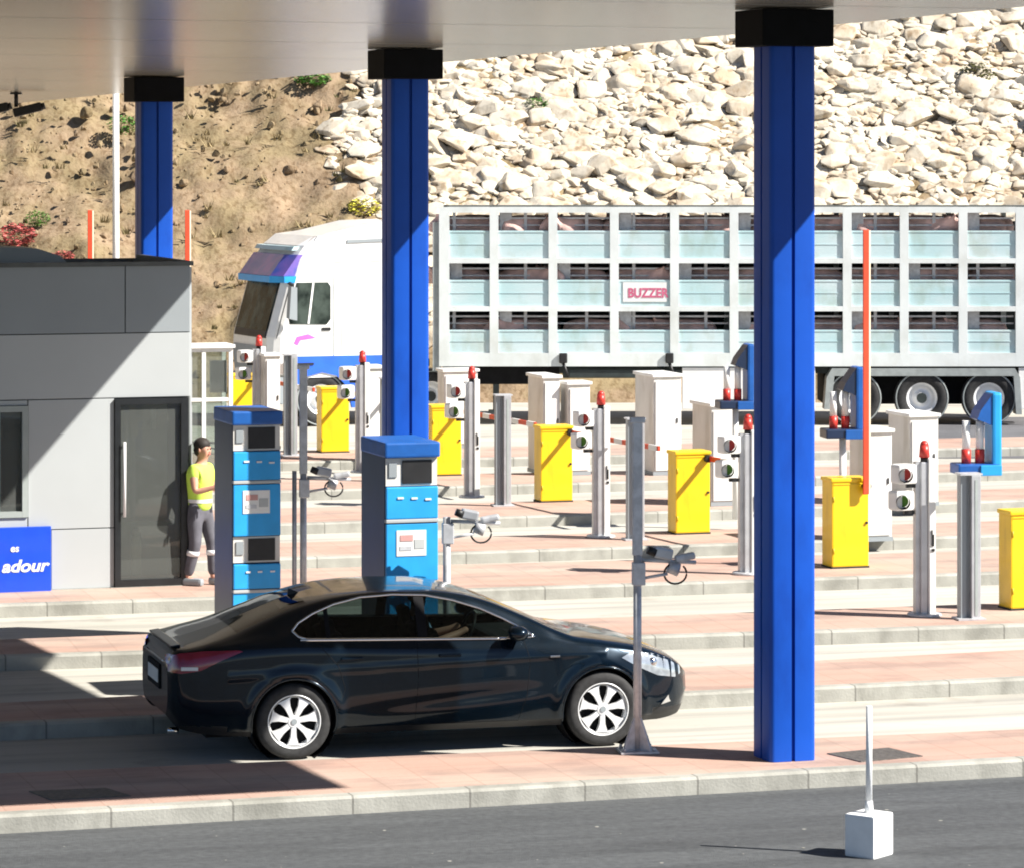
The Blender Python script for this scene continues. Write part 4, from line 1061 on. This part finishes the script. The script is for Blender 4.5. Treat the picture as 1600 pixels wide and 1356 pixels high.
    text('lettering', 'BUZZER', .25, mat('faded_red', (.55, .12, .22), .5), np_, (x(1044), .018, z(465)), (R(90), 0, 0), sx=.86, bold=.008)
    # landing legs
    MB().box((x(775), .4, .75), (.12, .12, 1.0)).box((x(775), .4, .25), (.3, .3, .05)).build('landing_leg', M['dgreen'], t)
    # tractor, turned a little to the viewer
    yaw = R(23)
    T = bpy.data.objects.new('tractor', None)   # frame only: points are rotated by hand below
    bpy.data.objects.remove(T)
    fx, fy = x(424), -.62
    def q(p):   # tractor frame: u back from the nose along the side, v across (away), z
        u, v, zz = p; return Vector((fx + u * math.cos(yaw) + -v * math.sin(yaw) * -1 * -1, fy + u * math.sin(yaw) + v * math.cos(yaw), zz))
    def loft(name, secs, m, parent=t, closed=True, smooth=False):
        b = MB(); rings = [[b.bm.verts.new(q(p)) for p in sct] for sct in secs]; n = len(secs[0])
        for i in range(len(rings) - 1):
            for k in range(n if closed else n - 1):
                f = b.bm.faces.new([rings[i][k], rings[i][(k + 1) % n], rings[i + 1][(k + 1) % n], rings[i + 1][k]]); f.smooth = smooth
        if closed: b.bm.faces.new(rings[0][::-1]); b.bm.faces.new(rings[-1])
        return b.build(name, m, parent)
    # cab shell: side outline extruded across with rounded front corners
    side = [(.30, .95), (.04, 1.05), (.0, 1.40), (.02, 1.75), (.13, 2.15), (.34, 2.90), (.45, 3.25), (.65, 3.52), (1.0, 3.70), (2.0, 3.82), (2.35, 3.83), (2.35, .95)]
    def inset(o_, d): return [(u + d if u < 1 else u, o_, zz) for u, zz in side]
    loft('cab', [inset(.0, .22), inset(.07, .10), inset(.25, .02), inset(1.25, 0.0), inset(2.25, .02), inset(2.43, .1), inset(2.5, .22)], M['truckw'])
    # deflector behind the cab
    loft('side_deflector', [[(2.36, .02, 1.0), (3.02, .02, 1.0), (3.02, .02, 3.8), (2.36, .02, 3.8)], [(2.36, .10, 1.0), (3.02, .10, 1.0), (3.02, .10, 3.8), (2.36, .10, 3.8)]], M['truckw'])
    loft('roof_deflector', [[(1.1, .25, 3.70), (2.3, .2, 3.96), (2.9, .2, 3.98), (2.9, .2, 3.8), (1.2, .25, 3.66)], [(1.1, 2.25, 3.70), (2.3, 2.3, 3.96), (2.9, 2.3, 3.98), (2.9, 2.3, 3.8), (1.2, 2.25, 3.66)]], M['truckw'])
    # windscreen (proud of the shell)
    gl = mat('truck_glass', (.006, .010, .009), .25, var=.4, scale=2.5, coat=.0, spec=.1, col2=(.06, .078, .068))
    def frontpt(v, zz, o_=.02):
        us = np.interp(zz, [1.05, 1.40, 1.75, 2.15, 2.9, 3.25, 3.55], [.04, 0, .02, .13, .34, .45, .65]); d = np.interp(v, [0, .07, .25, 1.25, 2.25, 2.43, 2.5], [.22, .10, .02, 0, .02, .1, .22]); return (us + d - o_, v, zz)
    def front_sheet(name, z0, z1, v0, v1, m, o_=.02, n=9):
        b = MB(); rows = []
        for zz in np.linspace(z0, z1, 4): rows.append([b.bm.verts.new(q(frontpt(v, zz, o_))) for v in np.linspace(v0, v1, n)])
        for i in range(3):
            for k in range(n - 1): b.bm.faces.new([rows[i][k], rows[i][k + 1], rows[i + 1][k + 1], rows[i + 1][k]])
        return b.build(name, m, t)
    front_sheet('windscreen', 1.86, 2.88, .03, 2.47, gl, .022)
    front_sheet('windscreen_sill', 1.72, 1.86, .03, 2.47, M['black'], .02)
    front_sheet('grille', .98, 1.55, .35, 2.15, M['parapet'], .03)
    vis = mat('visor', (.06, .10, .42), .3, col2=(.20, .12, .45), scale=3, coat=.5)
    def bar(name, z0, z1, o0, o1, m, v0=.02, v1=2.48):
        secs = []
        for v in np.linspace(v0, v1, 9):
            a0 = frontpt(v, z0, .0); a1 = frontpt(v, z1, .0); b0 = frontpt(v, z0, o0); b1 = frontpt(v, z1, o1)
            secs.append([a0, b0, b1, a1])
        return loft(name, secs, m)
    bar('sun_visor', 2.93, 3.34, .24, .10, vis)
    bar('visor_edge', 2.80, 2.925, .22, .26, M['mach'], 0, 2.5)
    bar('roof_light_bar', 3.42, 3.50, .12, .12, M['cyan'], .15, 2.35)
    def sheet_side(name, pts, m, v=-.006, th=.012, parent=t):
        return loft(name, [[(u, v, zz) for u, zz in pts], [(u, v + th, zz) for u, zz in pts]], m, parent)
    sw = sheet_side('side_window', [(.42, 2.0), (.40, 2.12), (.56, 2.80), (1.20, 2.80), (1.26, 2.72), (1.26, 2.08), (1.18, 1.98)], gl, -.012)
    sheet_side('window_divider', [(.78, 2.0), (.82, 2.0), (.92, 2.79), (.88, 2.79)], M['truckw'], -.022)
    loft('mirror', [[(.30, -.32, 2.12), (.46, -.32, 2.08), (.46, -.32, 2.72), (.34, -.32, 2.74)], [(.30, -.14, 2.12), (.46, -.14, 2.08), (.46, -.14, 2.72), (.34, -.14, 2.74)]], M['parapet'])
    loft('mirror_arm', [[(.40, -.2, 2.72), (.44, -.2, 2.72), (.44, -.2, 2.78), (.40, -.2, 2.78)], [(.40, .1, 2.78), (.44, .1, 2.78), (.44, .1, 2.84), (.40, .1, 2.84)]], M['black'])
    sheet_side('door_line', [(1.32, 1.35), (1.335, 1.35), (1.335, 2.9), (1.32, 2.9)], M['truckg'])
    sheet_side('door_handle', [(1.08, 1.86), (1.26, 1.86), (1.26, 1.92), (1.08, 1.92)], M['black'], -.02)
    sheet_side('sleeper_line', [(1.34, 3.2), (2.3, 3.2), (2.3, 3.185), (1.34, 3.185)], M['truckg'])
    sheet_side('side_locker', [(1.5, 1.42), (2.2, 1.42), (2.2, 1.95), (1.5, 1.95)], M['trail_w'], -.012)
    sheet_side('step', [(.50, 1.20), (.9, 1.20), (.9, 1.24), (.50, 1.24)], M['black'], -.05, .06)
    sheet_side('side_rail', [(1.6, 3.62), (2.9, 3.66), (2.9, 3.60), (1.6, 3.56)], M['parapet'], -.02, .03)
    sheet_side('door_logo', [(.50, 1.62), (.56, 1.75), (.80, 1.80), (.96, 1.72), (.82, 1.70), (.64, 1.68), (.58, 1.58)], mat('pink_print', (.75, .12, .42), .5))
    # lower body: blue skirt, wheels, bumper
    loft('bumper', [[(.30, .03, .45), (.12, .03, .5), (.12, .03, .97), (.30, .03, .97)], [(.08, .3, .4), (-.03, .3, .5), (-.03, .3, .98), (.08, .3, .98)], [(.08, 2.2, .4), (-.03, 2.2, .5), (-.03, 2.2, .98), (.08, 2.2, .98)], [(.30, 2.47, .45), (.12, 2.47, .5), (.12, 2.47, .97), (.30, 2.47, .97)]], M['parapet'])
    sheet_side('headlight', [(.16, 1.02), (.16, 1.22), (.48, 1.30), (.42, 1.05)], M['chrome'], -.015, .03)
    sheet_side('lower_skirt', [(.48, 1.37), (.44, .78), (.58, .78), (.78, .98), (1.08, 1.05), (1.38, .98), (1.60, .76), (1.70, .35), (2.55, .35), (2.55, 1.36)], M['tblue'], -.03, .06)
    sheet_side('fuel_tank', [(1.80, .42), (2.6, .42), (2.6, .9), (1.80, .9)], M['alu'], -.05, .3)
    for u in (1.08, 3.4):
        p_ = q((u, .03, .52)); w_ = wheel_t(p_.x, p_.y, .52, .52, t); w_.rotation_euler = (0, 0, yaw)
    MB().box(q((2.6, 1.25, .85)), (4.2, .9, .25), rz=yaw).build('tractor_chassis', M['dgreen'], t)
    MB().cyl(q((3.3, 1.25, 1.05)), q((3.3, 1.25, 1.2)), .5).build('fifth_wheel', M['dgreen'], t)
    # pigs on the decks
    def pig(loc, rz, first=None):
        pts = [(0, 0, .42, .17), (-.30, 0, .44, .18), (-.50, 0, .42, .13), (.28, 0, .42, .17), (.48, 0, .46, .13), (.64, 0, .43, .10), (.76, 0, .39, .055)]
        ed = [(0, 1), (1, 2), (0, 3), (3, 4), (4, 5), (5, 6)]
        for (lx, ly, par) in ((.30, .10, 3), (.30, -.10, 3), (-.38, .10, 1), (-.38, -.10, 1)):
            k = len(pts); pts += [(lx, ly, .20, .055), (lx + .02, ly, .02, .035)]; ed += [(par, k), (k, k + 1)]
        k = len(pts); pts += [(.56, .10, .56, .035), (.60, .13, .60, .015), (.56, -.10, .56, .035), (.60, -.13, .60, .015)]; ed += [(4, k), (k, k + 1), (4, k + 2), (k + 2, k + 3)]
        b = skin('pig', pts, ed, M['pig'], None, 1); return b
    first = None; n = 0
    for di, pz in enumerate((404, 479, 560)):
        for bi in range(10):
            for r_ in range(1 if (bi + di) % 3 else 2):
                xx = x(posts[bi]) + .55 + .25 * rnd.uniform(-1, 1); yy = .62 + .5 * r_ + rnd.uniform(-.08, .08)
                loc = Vector((X0 + xx, Yt + yy, z(pz))); rz = rnd.choice((0, math.pi)) + rnd.uniform(-.4, .4)
                if first is None: first = pig(loc, rz); o = first
                else: o = first.copy(); COL.objects.link(o)
                o.location = loc; o.rotation_euler = (0, 0, rz); o.scale = (1.15, 1.15, 1.42 if di == 0 else 1.28)
                tag(o, 'pink pig standing inside the slatted trailer, glimpsed through the side gaps', 'pig', 'pigs inside the livestock trailer')
truck()

# ------------------------------------------------------------------ man in the hi-vis vest
def man():
    loc = G(313, 913, .15); t = thing('person', loc, R(-24), 'man in a yellow high visibility vest and grey trousers standing beside the booth door', 'person')
    # x = facing direction (to the right), y = away
    b = [(0, 0, .98, .08), (-.01, 0, 1.16, .10), (-.01, 0, 1.36, .12), (.02, 0, 1.46, .08), (.03, 0, 1.52, .055), (.045, 0, 1.595, .075), (.045, 0, 1.67, .088), (.04, 0, 1.72, .06)]
    e = [(0, 1), (1, 2), (2, 3), (3, 4), (4, 5), (5, 6), (6, 7)]
    def add(p, par): b.append(p); e.append((par, len(b) - 1)); return len(b) - 1
    n1 = add((.145, 0, 1.625, .010), 5)     # nose
    for s in (-1, 1):
        k = add((.0, s * .18, 1.40, .062), 2); k = add((.06, s * .23, 1.14, .045), k); k = add((.27, s * .16, 1.20, .035), k); k = add((.33, s * .14, 1.22, .030), k)
        pw = add((.385, s * .13, 1.225, .026), k)
        for f, (dy, dz, L) in enumerate(((-.032, .012, .085), (-.011, .016, .095), (.011, .014, .09), (.032, .006, .07))):
            q1 = add((.43, s * .13 + dy, 1.225 + dz, .010), pw); q2 = add((.43 + L * .5, s * .13 + dy, 1.222 + dz, .009), q1); add((.43 + L * .8, s * .13 + dy, 1.20 + dz, .008), q2)
        th = add((.38, s * .13 - s * .035, 1.245, .011), k); add((.42, s * .13 - s * .05, 1.255, .009), th)
        h = add((-.01 + .02 * s, s * .095, .86, .078), 0); kn = add((.05 + .06 * s, s * .10, .50, .062), h); an = add((.0 + .12 * s, s * .10, .09, .040), kn); add((.14 + .12 * s, s * .11, .035, .035), an)
    skin('body', b, e, M['skin'], t)
    MB().sph((.02, 0, 1.695), .105, 3, (1, .93, .85)).sph((-.01, 0, 1.63), .088, 2, (.85, .95, 1)).build('hair', M['hair'], t)
    ey = MB()
    for s in (-1, 1): ey.sph((.122, s * .032, 1.645), .011, 1)
    ey.build('eyes', M['hair'], t)
    MB().box((.126, 0, 1.582), (.012, .045, .010), bev=.003).build('mouth', M['leaf_r'], t)
    for s in (-1, 1): MB().sph((.035, s * .09, 1.63), .026, 1, (.7, .4, 1.1)).build('ear', M['skin'], t)
    v = [(0, 0, .86, .150), (-.01, 0, 1.02, .160), (-.01, 0, 1.36, .17), (.01, 0, 1.46, .09), (0, -.18, 1.40, .08), (.03, -.21, 1.26, .068), (0, .18, 1.40, .08), (.03, .21, 1.26, .068)]
    vest = skin('vest', v, [(0, 1), (1, 2), (2, 3), (2, 4), (4, 5), (2, 6), (6, 7)], M['hivis'], t)
    sh = MB()
    sh.lathe([(.150, -.022), (.151, .022)], 28, 'z', (-.005, 0, 1.02)).lathe([(.148, -.02), (.149, .02)], 28, 'z', (-.01, 0, 1.17)); sh.build('reflective_band', M['silver'], vest)
    tr = [(0, 0, .98, .13), (0, 0, 1.12, .11)]; te = [(0, 1)]
    for s in (-1, 1):
        k = len(tr); tr += [(-.01 + .02 * s, s * .095, .84, .105), (.05 + .06 * s, s * .10, .50, .078), (.0 + .12 * s, s * .10, .10, .062)]; te += [(0, k), (k, k + 1), (k + 1, k + 2)]
    tro = skin('trousers', tr, te, M['trouser'], t)
    bb = MB()
    for s in (-1, 1): bb.cyl((.03 + .08 * s, s * .10, .36), (.035 + .075 * s, s * .10, .42), .076, .078, 20)
    bb.build('reflective_band', M['silver'], tro)
    for s in (-1, 1): MB().box((.08 + .12 * s, s * .11, .045), (.27, .10, .09), bev=.035).build('shoe', M['parapet'], t)
man()
print('objects', len(bpy.data.objects))
